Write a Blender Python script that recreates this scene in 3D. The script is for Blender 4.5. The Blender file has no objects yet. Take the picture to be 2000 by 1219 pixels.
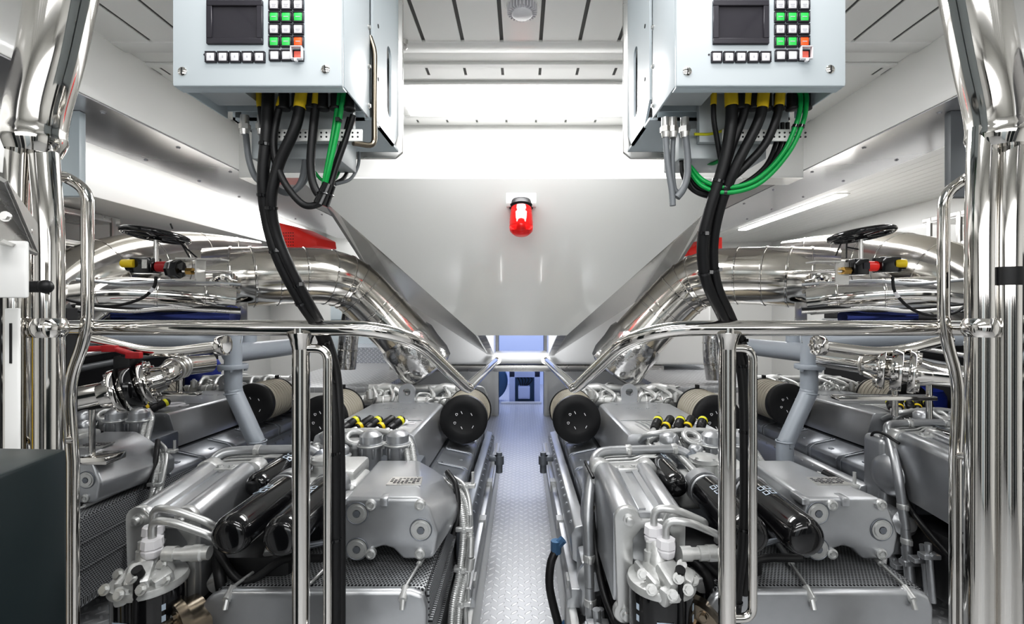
import bpy, bmesh, math, random
from mathutils import Vector, Matrix, Quaternion
random.seed(7)
C = bpy.context.scene.collection
PI = math.pi
CZ = 1.3            # camera height over the floor; all heights below are written relative to the eye
V = Vector

def at(px, py, Y):
    "world point (relative to the eye) seen at a pixel at depth Y"
    return V(((px-1018)*Y/950.0, Y, (602-py)*Y/950.0))

# ---------------------------------------------------------------- materials
def newmat(name):
    m = bpy.data.materials.new(name); m.use_nodes = True
    nt = m.node_tree; b = nt.nodes['Principled BSDF']
    return m, nt, b

def mat(name, col, metal=0.0, rough=0.4, var=0.06, scale=8.0, bump=0.0, coat=0.0, emit=None, estr=0.0, stretch=None):
    m, nt, b = newmat(name)
    tc = nt.nodes.new('ShaderNodeTexCoord'); nz = nt.nodes.new('ShaderNodeTexNoise')
    nz.inputs['Scale'].default_value = scale; nz.inputs['Detail'].default_value = 4
    if stretch:
        mp = nt.nodes.new('ShaderNodeMapping'); mp.inputs['Scale'].default_value = stretch
        nt.links.new(tc.outputs['Object'], mp.inputs[0]); nt.links.new(mp.outputs[0], nz.inputs['Vector'])
    else:
        nt.links.new(tc.outputs['Object'], nz.inputs['Vector'])
    rp = nt.nodes.new('ShaderNodeMix'); rp.data_type = 'RGBA'
    rp.inputs[6].default_value = (*[max(0, c*(1-var)) for c in col], 1)
    rp.inputs[7].default_value = (*[min(1, c*(1+var)) for c in col], 1)
    nt.links.new(nz.outputs[0], rp.inputs[0]); nt.links.new(rp.outputs[2], b.inputs['Base Color'])
    b.inputs['Metallic'].default_value = metal
    mr = nt.nodes.new('ShaderNodeMapRange')
    mr.inputs[3].default_value = rough*0.85; mr.inputs[4].default_value = min(1, rough*1.15)
    nt.links.new(nz.outputs[0], mr.inputs[0]); nt.links.new(mr.outputs[0], b.inputs['Roughness'])
    b.inputs['Coat Weight'].default_value = coat
    if bump:
        bp = nt.nodes.new('ShaderNodeBump'); bp.inputs['Strength'].default_value = bump; bp.inputs['Distance'].default_value = 0.01
        nt.links.new(nz.outputs[0], bp.inputs['Height']); nt.links.new(bp.outputs[0], b.inputs['Normal'])
    if emit:
        b.inputs['Emission Color'].default_value = (*emit, 1); b.inputs['Emission Strength'].default_value = estr
    return m

class N:
    "tiny expression builder over math nodes"
    def __init__(s, nt, sock): s.nt = nt; s.o = sock
    def _op(s, op, *a):
        n = s.nt.nodes.new('ShaderNodeMath'); n.operation = op
        for i, x in enumerate((s,)+a):
            if isinstance(x, N): s.nt.links.new(x.o, n.inputs[i])
            else: n.inputs[i].default_value = x
        return N(s.nt, n.outputs[0])
    def __add__(s, x): return s._op('ADD', x)
    def __sub__(s, x): return s._op('SUBTRACT', x)
    def __mul__(s, x): return s._op('MULTIPLY', x)
    def floor(s): return s._op('FLOOR')
    def fract(s): return s._op('FRACT')
    def mod(s, x): return s._op('FLOORED_MODULO', x)
    def lt(s, x): return s._op('LESS_THAN', x)
    def gt(s, x): return s._op('GREATER_THAN', x)
    def abs(s): return s._op('ABSOLUTE')
    def sqrt(s): return s._op('SQRT')
    def smooth(s, a, b):
        n = s.nt.nodes.new('ShaderNodeMapRange'); n.interpolation_type = 'SMOOTHSTEP'
        s.nt.links.new(s.o, n.inputs[0]); n.inputs[1].default_value = a; n.inputs[2].default_value = b
        n.inputs[3].default_value = 0; n.inputs[4].default_value = 1
        return N(s.nt, n.outputs[0])

def xyz(nt):
    tc = nt.nodes.new('ShaderNodeTexCoord'); sp = nt.nodes.new('ShaderNodeSeparateXYZ')
    nt.links.new(tc.outputs['Object'], sp.inputs[0])
    return [N(nt, sp.outputs[i]) for i in range(3)]

def mixcol(nt, b, f, c0, c1):
    r = nt.nodes.new('ShaderNodeMix'); r.data_type = 'RGBA'
    r.inputs[6].default_value = (*c0, 1); r.inputs[7].default_value = (*c1, 1)
    nt.links.new(f.o, r.inputs[0]); nt.links.new(r.outputs[2], b.inputs['Base Color'])
def bumpit(nt, b, f, s=0.4, d=0.01):
    bp = nt.nodes.new('ShaderNodeBump'); bp.inputs['Strength'].default_value = s; bp.inputs['Distance'].default_value = d
    nt.links.new(f.o, bp.inputs['Height']); nt.links.new(bp.outputs[0], b.inputs['Normal'])

def checker_plate(name, c0, c1, scale, metal, rough, plane=(0, 1)):
    m, nt, b = newmat(name); X = xyz(nt); u = X[plane[0]]*scale; v = X[plane[1]]*scale
    # lozenges on a 45 degree lattice, alternately turned
    p = (u+v)*0.7071; q = (u-v)*0.7071
    par = (p.floor()+q.floor()).mod(2.0)
    fp = p.fract()-0.5; fq = q.fract()-0.5
    a = fp*(par*-1.0+1.0) + fq*par
    c = fq*(par*-1.0+1.0) + fp*par
    d = ((a*2.1)*(a*2.1) + (c*6.2)*(c*6.2)).sqrt()
    h = d.smooth(1.05, 0.75)
    mixcol(nt, b, h, c0, c1); bumpit(nt, b, h, 0.55, 0.004)
    b.inputs['Metallic'].default_value = metal; b.inputs['Roughness'].default_value = rough
    return m

def perforated(name, plane, scale, c0, c1):
    m, nt, b = newmat(name); X = xyz(nt); u = X[plane[0]]*scale; v = X[plane[1]]*(scale*1.15)
    u2 = u + v.floor().mod(2.0)*0.5
    fu = u2.fract()-0.5; fv = v.fract()-0.5
    d = (fu*fu+fv*fv).sqrt(); h = d.smooth(0.30, 0.40)
    mixcol(nt, b, h, c0, c1); bumpit(nt, b, h, 0.8, 0.003)
    b.inputs['Metallic'].default_value = 0.6; b.inputs['Roughness'].default_value = 0.45
    return m

def pleats(name):
    m, nt, b = newmat(name); X = xyz(nt)
    w = nt.nodes.new('ShaderNodeTexWave'); w.wave_type = 'BANDS'; w.bands_direction = 'Y'
    tc = nt.nodes.new('ShaderNodeTexCoord'); nt.links.new(tc.outputs['Object'], w.inputs[0])
    w.inputs['Scale'].default_value = 55; w.inputs['Distortion'].default_value = 0.6
    f = N(nt, w.outputs[1]); mixcol(nt, b, f, (.27, .25, .21), (.48, .45, .38)); bumpit(nt, b, f, .5, .004)
    b.inputs['Roughness'].default_value = .65
    return m

def foil(name, col, rough=.12, sc=5, strength=.5, stretch=(1, 1, 1)):
    return mat(name, col, 1.0, rough, .04, sc, bump=strength, stretch=stretch)

M = dict(
    chrome = mat('polished_steel', (.72, .70, .67), 1, .07, .03, 3),
    steel = mat('brushed_steel', (.66, .65, .63), .85, .28, .05, 10),
    lag = mat('polished_lagging', (.74, .71, .66), 1, .13, .03, 2, bump=.06),
    lagdark = mat('satin_lagging', (.50, .47, .43), 1, .30, .05, 4, bump=.05),
    foil = foil('crinkled_foil', (.70, .69, .68), .16, 9, .9),
    plate = mat('polished_plate', (.78, .775, .76), .65, .2, .03, 2, bump=.05),
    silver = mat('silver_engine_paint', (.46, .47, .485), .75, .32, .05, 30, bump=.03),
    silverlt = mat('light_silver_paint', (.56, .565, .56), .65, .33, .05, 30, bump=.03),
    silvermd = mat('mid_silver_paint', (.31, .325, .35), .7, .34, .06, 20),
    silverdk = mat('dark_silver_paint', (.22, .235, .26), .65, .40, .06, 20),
    cast = mat('cast_silver', (.60, .605, .595), .6, .40, .08, 60, bump=.15),
    bluegrey = mat('blue_grey_pipe_paint', (.38, .41, .45), .15, .38, .04, 10),
    white = mat('white_gloss_paint', (.82, .82, .80), 0, .22, .015, 2, coat=.3),
    ceil = mat('white_ceiling_paint', (.85, .85, .825), 0, .3, .015, 2, coat=.2),
    panelgrey = mat('pale_grey_gloss_panel', (.80, .805, .78), 0, .16, .02, 1.5, coat=.4),
    under = mat('grey_glossy_soffit', (.62, .62, .64), .6, .14, .05, 2.5, bump=.05),
    boxgrey = mat('pale_blue_grey_enamel', (.55, .61, .64), 0, .33, .015, 5),
    boxin = mat('enclosure_grey', (.50, .53, .54), .1, .4, .03, 5),
    black = mat('black_gloss_paint', (.006, .006, .007), 0, .12, .05, 5, coat=.6),
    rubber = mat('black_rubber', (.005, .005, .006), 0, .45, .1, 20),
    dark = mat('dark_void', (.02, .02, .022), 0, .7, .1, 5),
    groove = mat('groove_shadow_grey', (.12, .12, .115), 0, .7, .1, 5),
    greytube = mat('grey_cable', (.17, .18, .19), 0, .45, .05, 10),
    green = mat('green_cable', (.0, .30, .07), 0, .35, .06, 10),
    yellow = mat('yellow_plastic', (.75, .55, .02), 0, .4, .05, 10),
    lime = mat('lime_plastic', (.68, .66, .03), 0, .4, .05, 10),
    red = mat('red_enamel', (.72, .03, .02), 0, .3, .05, 5, emit=(.8, .03, .02), estr=.12),  # slight glow put into the enamel itself
    darkred = mat('dark_red_handle', (.40, .015, .02), 0, .35, .05, 5),
    screen = mat('dark_screen_glass', (.035, .033, .04), 0, .12, .05, 3, coat=.5),
    bezel = mat('screen_bezel', (.03, .028, .035), 0, .35, .05, 3),
    keywhite = mat('white_key', (.72, .71, .73), 0, .35, .02, 5),
    keygreen = mat('green_key', (.04, .50, .09), 0, .35, .05, 5, emit=(.05, .7, .12), estr=.15),
    keyred = mat('red_orange_key', (.85, .10, .02), 0, .35, .05, 5, emit=(.9, .1, .02), estr=.15),
    keypink = mat('covered_red_key', (.80, .17, .13), 0, .25, .05, 5),
    ink = mat('grey_print', (.38, .38, .42), 0, .6, .05, 5),
    inklt = mat('pale_print', (.45, .52, .60), 0, .6, .05, 5),
    dgreen = mat('dark_teal_enamel', (.006, .014, .016), 0, .35, .06, 6),
    bluedk = mat('blue_plastic', (.012, .03, .24), 0, .35, .1, 3),
    bluepaint = mat('steel_blue_paint', (.06, .14, .25), .1, .4, .1, 6),
    copper = mat('brass', (.55, .36, .12), 1, .25, .05, 10),
    bronze = mat('warm_steel', (.28, .24, .19), 1, .25, .1, 10),
    yellowrail = mat('yellow_strip', (.62, .42, .02), 0, .4, .05, 5),
    blueglass = mat('glossy_blue_metal', (.05, .07, .24), .85, .10, .1, 4, bump=.04),
    bluewhite = mat('blue_lit_white_paint', (.60, .66, .85), 0, .35, .03, 2),  # white paint tinted with the blue light of the far compartment
    coil = mat('grey_conduit', (.30, .29, .27), .3, .4, .08, 10),
    check = checker_plate('checker_plate_floor', (.44, .445, .455), (.66, .665, .675), 24, .3, .34),
    checkv = checker_plate('checker_plate_riser', (.46, .48, .52), (.74, .76, .80), 34, .35, .38, (0, 2)),
    meshtop = perforated('perforated_top', (0, 1), 95, (.03, .03, .033), (.36, .37, .38)),
    meshside = perforated('perforated_side', (1, 2), 95, (.04, .04, .045), (.36, .37, .38)),
    pleat = pleats('pleated_filter_paper'),
)
def light_mat(name, col, s):
    m, nt, b = newmat(name)
    b.inputs['Base Color'].default_value = (.9, .9, .9, 1)
    b.inputs['Emission Color'].default_value = (*col, 1); b.inputs['Emission Strength'].default_value = s
    return m
M['lightpanel'] = light_mat('light_panel_diffuser', (1, 1, 1), 7)
M['ledstrip'] = light_mat('led_strip', (1, .99, .97), 9)
m, nt, b = newmat('red_lens'); M['lens'] = m
b.inputs['Base Color'].default_value = (.75, .015, .015, 1); b.inputs['Roughness'].default_value = .06
b.inputs['Transmission Weight'].default_value = .7; b.inputs['Emission Color'].default_value = (.9, .03, .02, 1); b.inputs['Emission Strength'].default_value = .06

# ---------------------------------------------------------------- mesh building
def B(): return bmesh.new()
def merge(dst, src, mtx=None):
    vs = {}
    for v in src.verts: vs[v] = dst.verts.new(mtx @ v.co if mtx else v.co)
    for f in src.faces:
        try: dst.faces.new([vs[v] for v in f.verts])
        except ValueError: pass
    src.free()
def bev(b, w, seg=2, ang=30):
    if w > 0:
        es = [e for e in b.edges if len(e.link_faces) == 2 and e.calc_face_angle(0) > math.radians(ang)]
        bmesh.ops.bevel(b, geom=es, offset=w, segments=seg, profile=.5, affect='EDGES', clamp_overlap=True)
def box(bm, x0, x1, y0, y1, z0, z1, w=0, seg=2, mtx=None):
    b = bmesh.new(); bmesh.ops.create_cube(b, size=1)
    for v in b.verts:
        v.co = V(((x0+x1)/2+v.co.x*(x1-x0), (y0+y1)/2+v.co.y*(y1-y0), (z0+z1)/2+v.co.z*(z1-z0)))
    bev(b, w, seg); merge(bm, b, mtx)
def obox(bm, c, size, rot=(0, 0, 0), w=0, seg=2):
    from mathutils import Euler
    mt = Matrix.Translation(V(c)) @ Euler(rot).to_matrix().to_4x4()
    sx, sy, sz = [s/2 for s in size]
    box(bm, -sx, sx, -sy, sy, -sz, sz, w, seg, mt)
def frame_of(d):
    d = V(d).normalized(); up = V((0, 0, 1)) if abs(d.z) < .95 else V((1, 0, 0))
    x = d.cross(up).normalized(); return x, x.cross(d).normalized(), d
def ring_strip(bm, rings, closed=False, caps=True):
    n = len(rings[0])
    for i in range(len(rings)-(0 if closed else 1)):
        a = rings[i]; b = rings[(i+1) % len(rings)]
        for k in range(n):
            try: bm.faces.new((a[k], a[(k+1) % n], b[(k+1) % n], b[k]))
            except ValueError: pass
    if caps and not closed:
        bm.faces.new(rings[0][::-1]); bm.faces.new(rings[-1])
def lathe(bm, o, axis, prof, seg=24):
    "prof: (radius, distance along axis)"
    o = V(o); x, y, d = frame_of(axis); rings = []
    for r, h in prof:
        r = max(r, 1e-4)
        rings.append([bm.verts.new(o + d*h + x*(r*math.cos(2*PI*k/seg)) + y*(r*math.sin(2*PI*k/seg))) for k in range(seg)])
    ring_strip(bm, rings)
def cyl(bm, p0, p1, r0, r1=None, seg=20, w=0):
    p0, p1 = V(p0), V(p1); L = (p1-p0).length; r1 = r0 if r1 is None else r1
    if w: lathe(bm, p0, p1-p0, [(r0-w, 0), (r0-.3*w, .3*w), (r0, w), (r1, L-w), (r1-.3*w, L-.3*w), (r1-w, L)], seg)
    else: lathe(bm, p0, p1-p0, [(r0, 0), (r1, L)], seg)
def smooth(pts, n=6):
    pts = [V(p) for p in pts]
    if len(pts) < 3: return pts
    P = [pts[0]*2-pts[1]] + pts + [pts[-1]*2-pts[-2]]; out = []
    for i in range(1, len(P)-2):
        a, b, c, d = P[i-1:i+3]
        for k in range(n):
            t = k/n
            out.append(.5*((2*b)+(c-a)*t+(2*a-5*b+4*c-d)*t*t+(3*b-a-3*c+d)*t**3))
    out.append(pts[-1]); return out
def fillet(pts, r, n=6):
    pts = [V(p) for p in pts]; out = [pts[0]]
    for i in range(1, len(pts)-1):
        a, b, c = pts[i-1], pts[i], pts[i+1]
        u = (a-b); w = (c-b); rr = min(r, u.length*.49, w.length*.49)
        p0 = b+u.normalized()*rr; p1 = b+w.normalized()*rr
        for k in range(n+1):
            t = k/n; out.append((p0*(1-t)+b*t)*(1-t)+(b*(1-t)+p1*t)*t)
    out.append(pts[-1]); return out
def tube(bm, pts, r, seg=12, caps=True, closed=False):
    pts = [V(p) for p in pts]; n = len(pts)
    rs = r if isinstance(r, (list, tuple)) else [r]*n
    T = []
    for i in range(n):
        a = pts[(i-1) % n] if (closed or i > 0) else pts[i]; b = pts[(i+1) % n] if (closed or i < n-1) else pts[i]
        T.append((b-a).normalized())
    x, y, d = frame_of(T[0]); rings = []
    for i in range(n):
        if i:
            q = T[i-1].rotation_difference(T[i]); x = q @ x
            x = (x - T[i]*x.dot(T[i])).normalized()
        y = T[i].cross(x)
        rings.append([bm.verts.new(pts[i] + x*(rs[i]*math.cos(2*PI*k/seg)) + y*(rs[i]*math.sin(2*PI*k/seg))) for k in range(seg)])
    ring_strip(bm, rings, closed, caps)
def ribbed(bm, pts, r, pitch=.008, depth=.0022, seg=12):
    "corrugated hose along a smooth path"
    pts = [V(p) for p in pts]; L = [0]
    for a, b in zip(pts, pts[1:]): L.append(L[-1]+(b-a).length)
    n = max(6, int(L[-1]/pitch*2)); out = []; rs = []; j = 0
    for i in range(n+1):
        s = L[-1]*i/n
        while j < len(L)-2 and L[j+1] < s: j += 1
        t = (s-L[j])/max(1e-6, L[j+1]-L[j]); out.append(pts[j].lerp(pts[j+1], min(1, t))); rs.append(r+(depth if i % 2 else 0))
    tube(bm, out, rs, seg)
def prism(bm, poly, axis, a, b, w=0, seg=2, mtx=None):
    "extrude a 2-D polygon: axis 0 -> poly (y,z), 1 -> (x,z), 2 -> (x,y)"
    t = bmesh.new()
    def pt(p, h):
        return {0: V((h, p[0], p[1])), 1: V((p[0], h, p[1])), 2: V((p[0], p[1], h))}[axis]
    v0 = [t.verts.new(pt(p, a)) for p in poly]; v1 = [t.verts.new(pt(p, b)) for p in poly]; n = len(poly)
    t.faces.new(v0[::-1]); t.faces.new(v1)
    for i in range(n): t.faces.new((v0[i], v0[(i+1) % n], v1[(i+1) % n], v1[i]))
    bmesh.ops.recalc_face_normals(t, faces=t.faces); bev(t, w, seg); merge(bm, t, mtx)
def loft(bm, A, Bp, w=0, seg=2):
    "solid between two matching 3-D polygons"
    t = bmesh.new(); v0 = [t.verts.new(V(p)) for p in A]; v1 = [t.verts.new(V(p)) for p in Bp]; n = len(A)
    t.faces.new(v0[::-1]); t.faces.new(v1)
    for i in range(n): t.faces.new((v0[i], v0[(i+1) % n], v1[(i+1) % n], v1[i]))
    bmesh.ops.recalc_face_normals(t, faces=t.faces); bev(t, w, seg); merge(bm, t)
def slab(bm, pts, th, w=0):
    "flat polygon in space given thickness along its own normal"
    pts = [V(p) for p in pts]; nrm = (pts[1]-pts[0]).cross(pts[2]-pts[0]).normalized()
    loft(bm, pts, [p+nrm*th for p in pts], w)
def ball(bm, c, r, sc=(1, 1, 1), seg=20):
    b = bmesh.new(); bmesh.ops.create_uvsphere(b, u_segments=seg, v_segments=max(8, seg//2), radius=r)
    for v in b.verts: v.co = V(c)+V((v.co.x*sc[0], v.co.y*sc[1], v.co.z*sc[2]))
    merge(bm, b)
def torus(bm, c, axis, R, r, seg=36, s2=10):
    x, y, d = frame_of(axis); c = V(c)
    tube(bm, [c+x*(R*math.cos(2*PI*k/seg))+y*(R*math.sin(2*PI*k/seg)) for k in range(seg)], r, s2, closed=True)
def bolt(bm, p, axis, r=.008, h=.006, washer=True):
    p = V(p); d = V(axis).normalized()
    if washer: cyl(bm, p, p+d*h*.35, r*1.45, seg=14)
    cyl(bm, p, p+d*h, r, seg=6)

# ---------------------------------------------------------------- objects
def world_of(parent):
    p = V((0, 0, 0))
    while parent is not None: p = p+parent.location; parent = parent.parent
    return p
def obj(name, bm, material, parent=None, label=None, sharp=38):
    if isinstance(material, str): material = M[material]
    bmesh.ops.recalc_face_normals(bm, faces=bm.faces)
    if parent is not None: org = world_of(parent)
    else:
        xs = [v.co for v in bm.verts]
        lo = [min(c[i] for c in xs) for i in range(3)]; hi = [max(c[i] for c in xs) for i in range(3)]
        org = V(((lo[0]+hi[0])/2, (lo[1]+hi[1])/2, lo[2]+CZ))
    for v in bm.verts: v.co = v.co+V((0, 0, CZ))-org
    me = bpy.data.meshes.new(name); bm.to_mesh(me); bm.free()
    me.polygons.foreach_set('use_smooth', [True]*len(me.polygons)); me.set_sharp_from_angle(angle=math.radians(sharp))
    me.materials.append(material)
    o = bpy.data.objects.new(name, me); C.objects.link(o)
    if parent is not None: o.parent = parent
    else: o.location = org
    if label: o['label'] = label
    return o
def tag(o, label, cat, group=None):
    o['label'] = label; o['category'] = cat
    if group: o['group'] = group
    return o
def struct(name, bm, material):
    o = obj(name, bm, material); o['kind'] = 'structure'; return o
def thing(name, label, cat, loc, group=None):
    o = bpy.data.objects.new(name, None); C.objects.link(o); o.empty_display_size = .05
    o.location = V(loc)+V((0, 0, CZ)); return tag(o, label, cat, group)
def dup_tree(o, parent=None):
    c = o.copy(); C.objects.link(c); c.parent = parent
    for ch in list(o.children): dup_tree(ch, c)
    return c
def dup(root, d, label, mutate=None):
    c = dup_tree(root); c.location = root.location+V(d); c['label'] = label; return c
# ================================================================ the setting
zc = 1.03; XB = 1.59; ZB = .773; XO = 2.02; XW = 3.04; YB = 2.74; YF = 5.9
b = B(); box(b, -3.3, 3.3, -1.8, YF+3, -1.36, -1.3); struct('floor', b, 'check')
b = B()
for x0, x1 in ((-XW, -.275), (.275, XW)): box(b, x0, x1, YF, YF+.12, -1.3, 1.1)
box(b, -.275, .275, YF, YF+.12, .3, 1.1); struct('wall_back', b, 'white')
b = B(); box(b, -XW-.1, -XW, -1.8, YF, -1.3, 1.1); struct('wall_left', b, 'white')
b = B(); box(b, XW, XW+.1, -1.8, YF, -1.3, 1.1); struct('wall_right', b, 'white')
b = B(); box(b, -XW, XW, -1.9, -1.8, -1.3, 1.1); struct('wall_front', b, 'ceil')
# unseen dark fronts added behind the viewer, to put streaks in the chrome reflections
for k_, (x0, x1, z0, z1, m_) in enumerate(((-2.9, -2.2, -1.28, .5, 'dgreen'), (-2.1, -1.5, -1.28, .7, 'greytube'), (-1.35, -.75, -1.28, .2, 'dark'), (-.45, .45, -1.28, .65, 'boxgrey'), (.75, 1.2, -1.28, .45, 'dark'), (1.35, 2.0, -1.28, .1, 'dgreen'), (2.1, 2.9, -1.28, .7, 'greytube'))):
    b = B(); box(b, x0, x1, -1.8, -1.74, z0, z1, .01); struct('trim_%d' % (80+k_), b, m_)
# ceiling of the middle bay: planks with open joints, then flat bands
b = B(); ed = [-XB-.02] + [(k-9.5)*.1505 for k in range(20)] + [XB+.02]
for a, c in zip(ed, ed[1:]): box(b, a+.007, c-.007, -1.8, 1.88, zc, zc+.02)
box(b, -XB, XB, 1.88, 1.955, zc-.004, zc+.02, .003); box(b, -XB, XB, 1.96, 2.05, zc+.008, zc+.03)
ed2 = [-XB] + [(k-9.5)*.163 for k in range(20)] + [XB]
box(b, -XB, XB, 2.055, 2.085, zc, zc+.02)
for a, c in zip(ed2, ed2[1:]): box(b, a+.006, c-.006, 2.085, 2.15, zc, zc+.02)
box(b, -XB, XB, 2.15, 2.215, zc, zc+.02)
for s in (-1, 1): box(b, s*.60 if s > 0 else -XB, XB if s > 0 else -.60, 2.215, 2.6, zc, zc+.02)
box(b, -XB, XB, 2.6, 2.66, zc, zc+.02)
for a, c in zip(ed2, ed2[1:]): box(b, a+.006, c-.006, 2.66, 2.70, zc, zc+.02)
box(b, -XB, XB, 2.70, YB, zc, zc+.02)
struct('ceiling', b, 'ceil')
b = B(); box(b, -XB, XB, -1.8, 1.875, zc+.005, zc+.015); box(b, -XB, XB, 2.085, 2.15, zc+.003, zc+.015); box(b, -XB, XB, 2.66, 2.70, zc+.003, zc+.015); struct('trim_1', b, 'groove')
b = B(); box(b, -3.2, 3.2, -1.9, YF+.1, 1.1, 1.16); struct('ceiling_upper', b, 'ceil')
# longitudinal beams beside the middle bay, glossy grey soffits
n = 2
for s in (-1, 1):
    b = B(); a, c = sorted((s*XB, s*XO)); box(b, a, c, -1.8, 5.4, ZB+.006, 1.08, .004); struct('trim_%d' % n, b, 'white'); n += 1
    b = B(); a, c = sorted((s*(XB+.004), s*(XO+.004))); box(b, a, c, -1.8, 5.4, ZB, ZB+.005)
    for k in range(12):
        for xx in (XB+.06, XO-.06): bolt(b, (s*xx, -.6+k*.42+(.2 if xx > 1.8 else 0), ZB), (0, 0, -1), .007, .006)
    struct('trim_%d' % n, b, 'under'); n += 1
# side ceilings, slatted on the right; a second beam on the left
b = B()
for k in range(14):
    box(b, 2.03+k*.074, 2.03+k*.074+.071, -1.8, YF, .80, .82)
struct('ceiling_right', b, 'ceil')
b = B(); box(b, -XW, -2.03, -1.8, YF, .93, .95); struct('ceiling_left', b, 'ceil')
b = B(); box(b, -XW, -2.36, -1.8, YF, .615, .95, .006); struct('trim_%d' % n, b, 'white'); n += 1
# cross beam closing the middle bay, then the leaning panel of the casing below it
b = B(); box(b, -XB, XB, YB, YB+.12, .745, zc+.05); struct('trim_%d' % n, b, 'white'); n += 1
PA = [V((-1.24, YB, .741)), V((1.24, YB, .741)), V((.315, 3.4, -.172)), V((-.315, 3.4, -.172))]
b = B(); slab(b, PA, -.03)
box(b, -XB, XB, YB+.001, 2.9, .735, .745)
for k in range(7):
    x = -1.02+k*.34
    bolt(b, V((x, YB+.02-.004, .70)), (0, -.8, -.6), .004, .002, False)
struct('trim_%d' % n, b, 'panelgrey'); n += 1
# polished flared plates on both slanted edges of the casing
for s in (-1, 1):
    def sx(p): return V((s*abs(p.x), p.y, p.z))
    A_ = sx(PA[0].lerp(PA[3], .17)); B_ = sx(PA[3]); C_ = sx(at(953, 690, 4.3)); D_ = sx(at(726, 537, 3.5)); E_ = sx(at(636, 396, 3.0))
    D2 = sx(at(800, 590, 3.75))
    b = B(); slab(b, [A_, B_, C_, D2, D_, E_], .012*s)
    struct('trim_%d' % n, b, 'plate'); n += 1
    # corrugated foil return at the foot of the casing
    b = B(); ps = [(s*.315, 3.405, -.172), (s*.26, 3.5, -.19), (s*.245, 4.38, -.42), (s*.30, 4.38, -.42)]
    slab(b, ps, .01); struct('trim_%d' % n, b, 'foil'); n += 1
# white transverse casing and its rounded middle lintel, steel bar beneath
b = B(); box(b, -1.22, -.25, 4.4, 4.75, -.515, .15, .03, 3); struct('trim_%d' % n, b, 'white'); n += 1
b = B(); box(b, .25, 1.72, 4.4, 4.75, -.515, .15, .03, 3); struct('trim_%d' % n, b, 'white'); n += 1
b = B(); box(b, -.27, .27, 4.4, 4.75, -.51, -.41, .045, 4); struct('trim_%d' % n, b, 'white'); n += 1
b = B(); box(b, -1.2, 1.3, 4.42, 4.6, -.578, -.52, .008); struct('trim_%d' % n, b, 'steel'); n += 1
# raised checker plate decks behind the engines, plates along the aisle
for s in (-1, 1):
    b = B(); a, c = sorted((s*.98, s*1.86)); box(b, a, c, 3.45, 4.95, -.60, -.56, .004); struct('trim_%d' % n, b, 'check'); n += 1
    b = B(); box(b, a, c, 4.95, 5.0, -.56, -.40); box(b, a, c, 5.0, 5.7, -.42, -.40); struct('trim_%d' % n, b, 'checkv'); n += 1
    b = B(); a, c = sorted((s*.17, s*.20)); box(b, a, c, 1.2, 3.9, -1.3, -1.08, .004)
    for k in range(5): box(b, *sorted((s*.172, s*.22)), 1.3+k*.52, 1.36+k*.52, -1.1, -1.02)
    struct('trim_%d' % n, b, 'silverlt'); n += 1
# the far compartment behind the door opening
b = B(); box(b, -1.4, 1.4, 8.3, 8.4, -1.3, 1.1); struct('wall_far', b, 'bluewhite')
b = B(); box(b, -1.4, -1.3, YF+.12, 8.3, -1.3, 1.1); struct('wall_far_left', b, 'bluewhite')
b = B(); box(b, 1.3, 1.4, YF+.12, 8.3, -1.3, 1.1); struct('wall_far_right', b, 'bluewhite')
b = B(); box(b, -1.4, 1.4, YF, 8.4, 1.1, 1.15); struct('ceiling_far', b, 'bluewhite')
b = B(); box(b, -.275, .275, 6.6, 6.62, -1.299, -1.27, .004)
box(b, -.32, -.275, YF-.02, YF+.14, -1.3, .3); box(b, .275, .32, YF-.02, YF+.14, -1.3, .3); box(b, -.3, .3, YF-.02, YF+.14, .3, .34)
struct('door_1', b, 'white')

# ceiling light panel
t = thing('ceiling_light', 'large bright white rectangular light panel set in the middle ceiling', 'ceiling light', (0, 2.41, zc))
b = B()
for x0, x1, y0, y1 in ((-.62, .62, 2.205, 2.228), (-.62, .62, 2.582, 2.612), (-.62, -.585, 2.228, 2.582), (.585, .62, 2.228, 2.582)):
    box(b, x0, x1, y0, y1, zc-.01, zc+.0, .003)
obj('frame', b, 'white', t)
b = B(); box(b, -.585, .585, 2.228, 2.582, zc+.004, zc+.012); obj('diffuser', b, 'lightpanel', t)
# linear light in the right slatted ceiling
t = thing('strip_light', 'long narrow white light strip in the right slatted ceiling', 'ceiling light', (2.24, 4.1, .80))
b = B(); box(b, 2.19, 2.29, 3.38, 4.95, .795, .80, .002); obj('frame', b, 'white', t)
b = B(); box(b, 2.2, 2.28, 3.4, 4.93, .788, .795); obj('diffuser', b, 'ledstrip', t)
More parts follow.
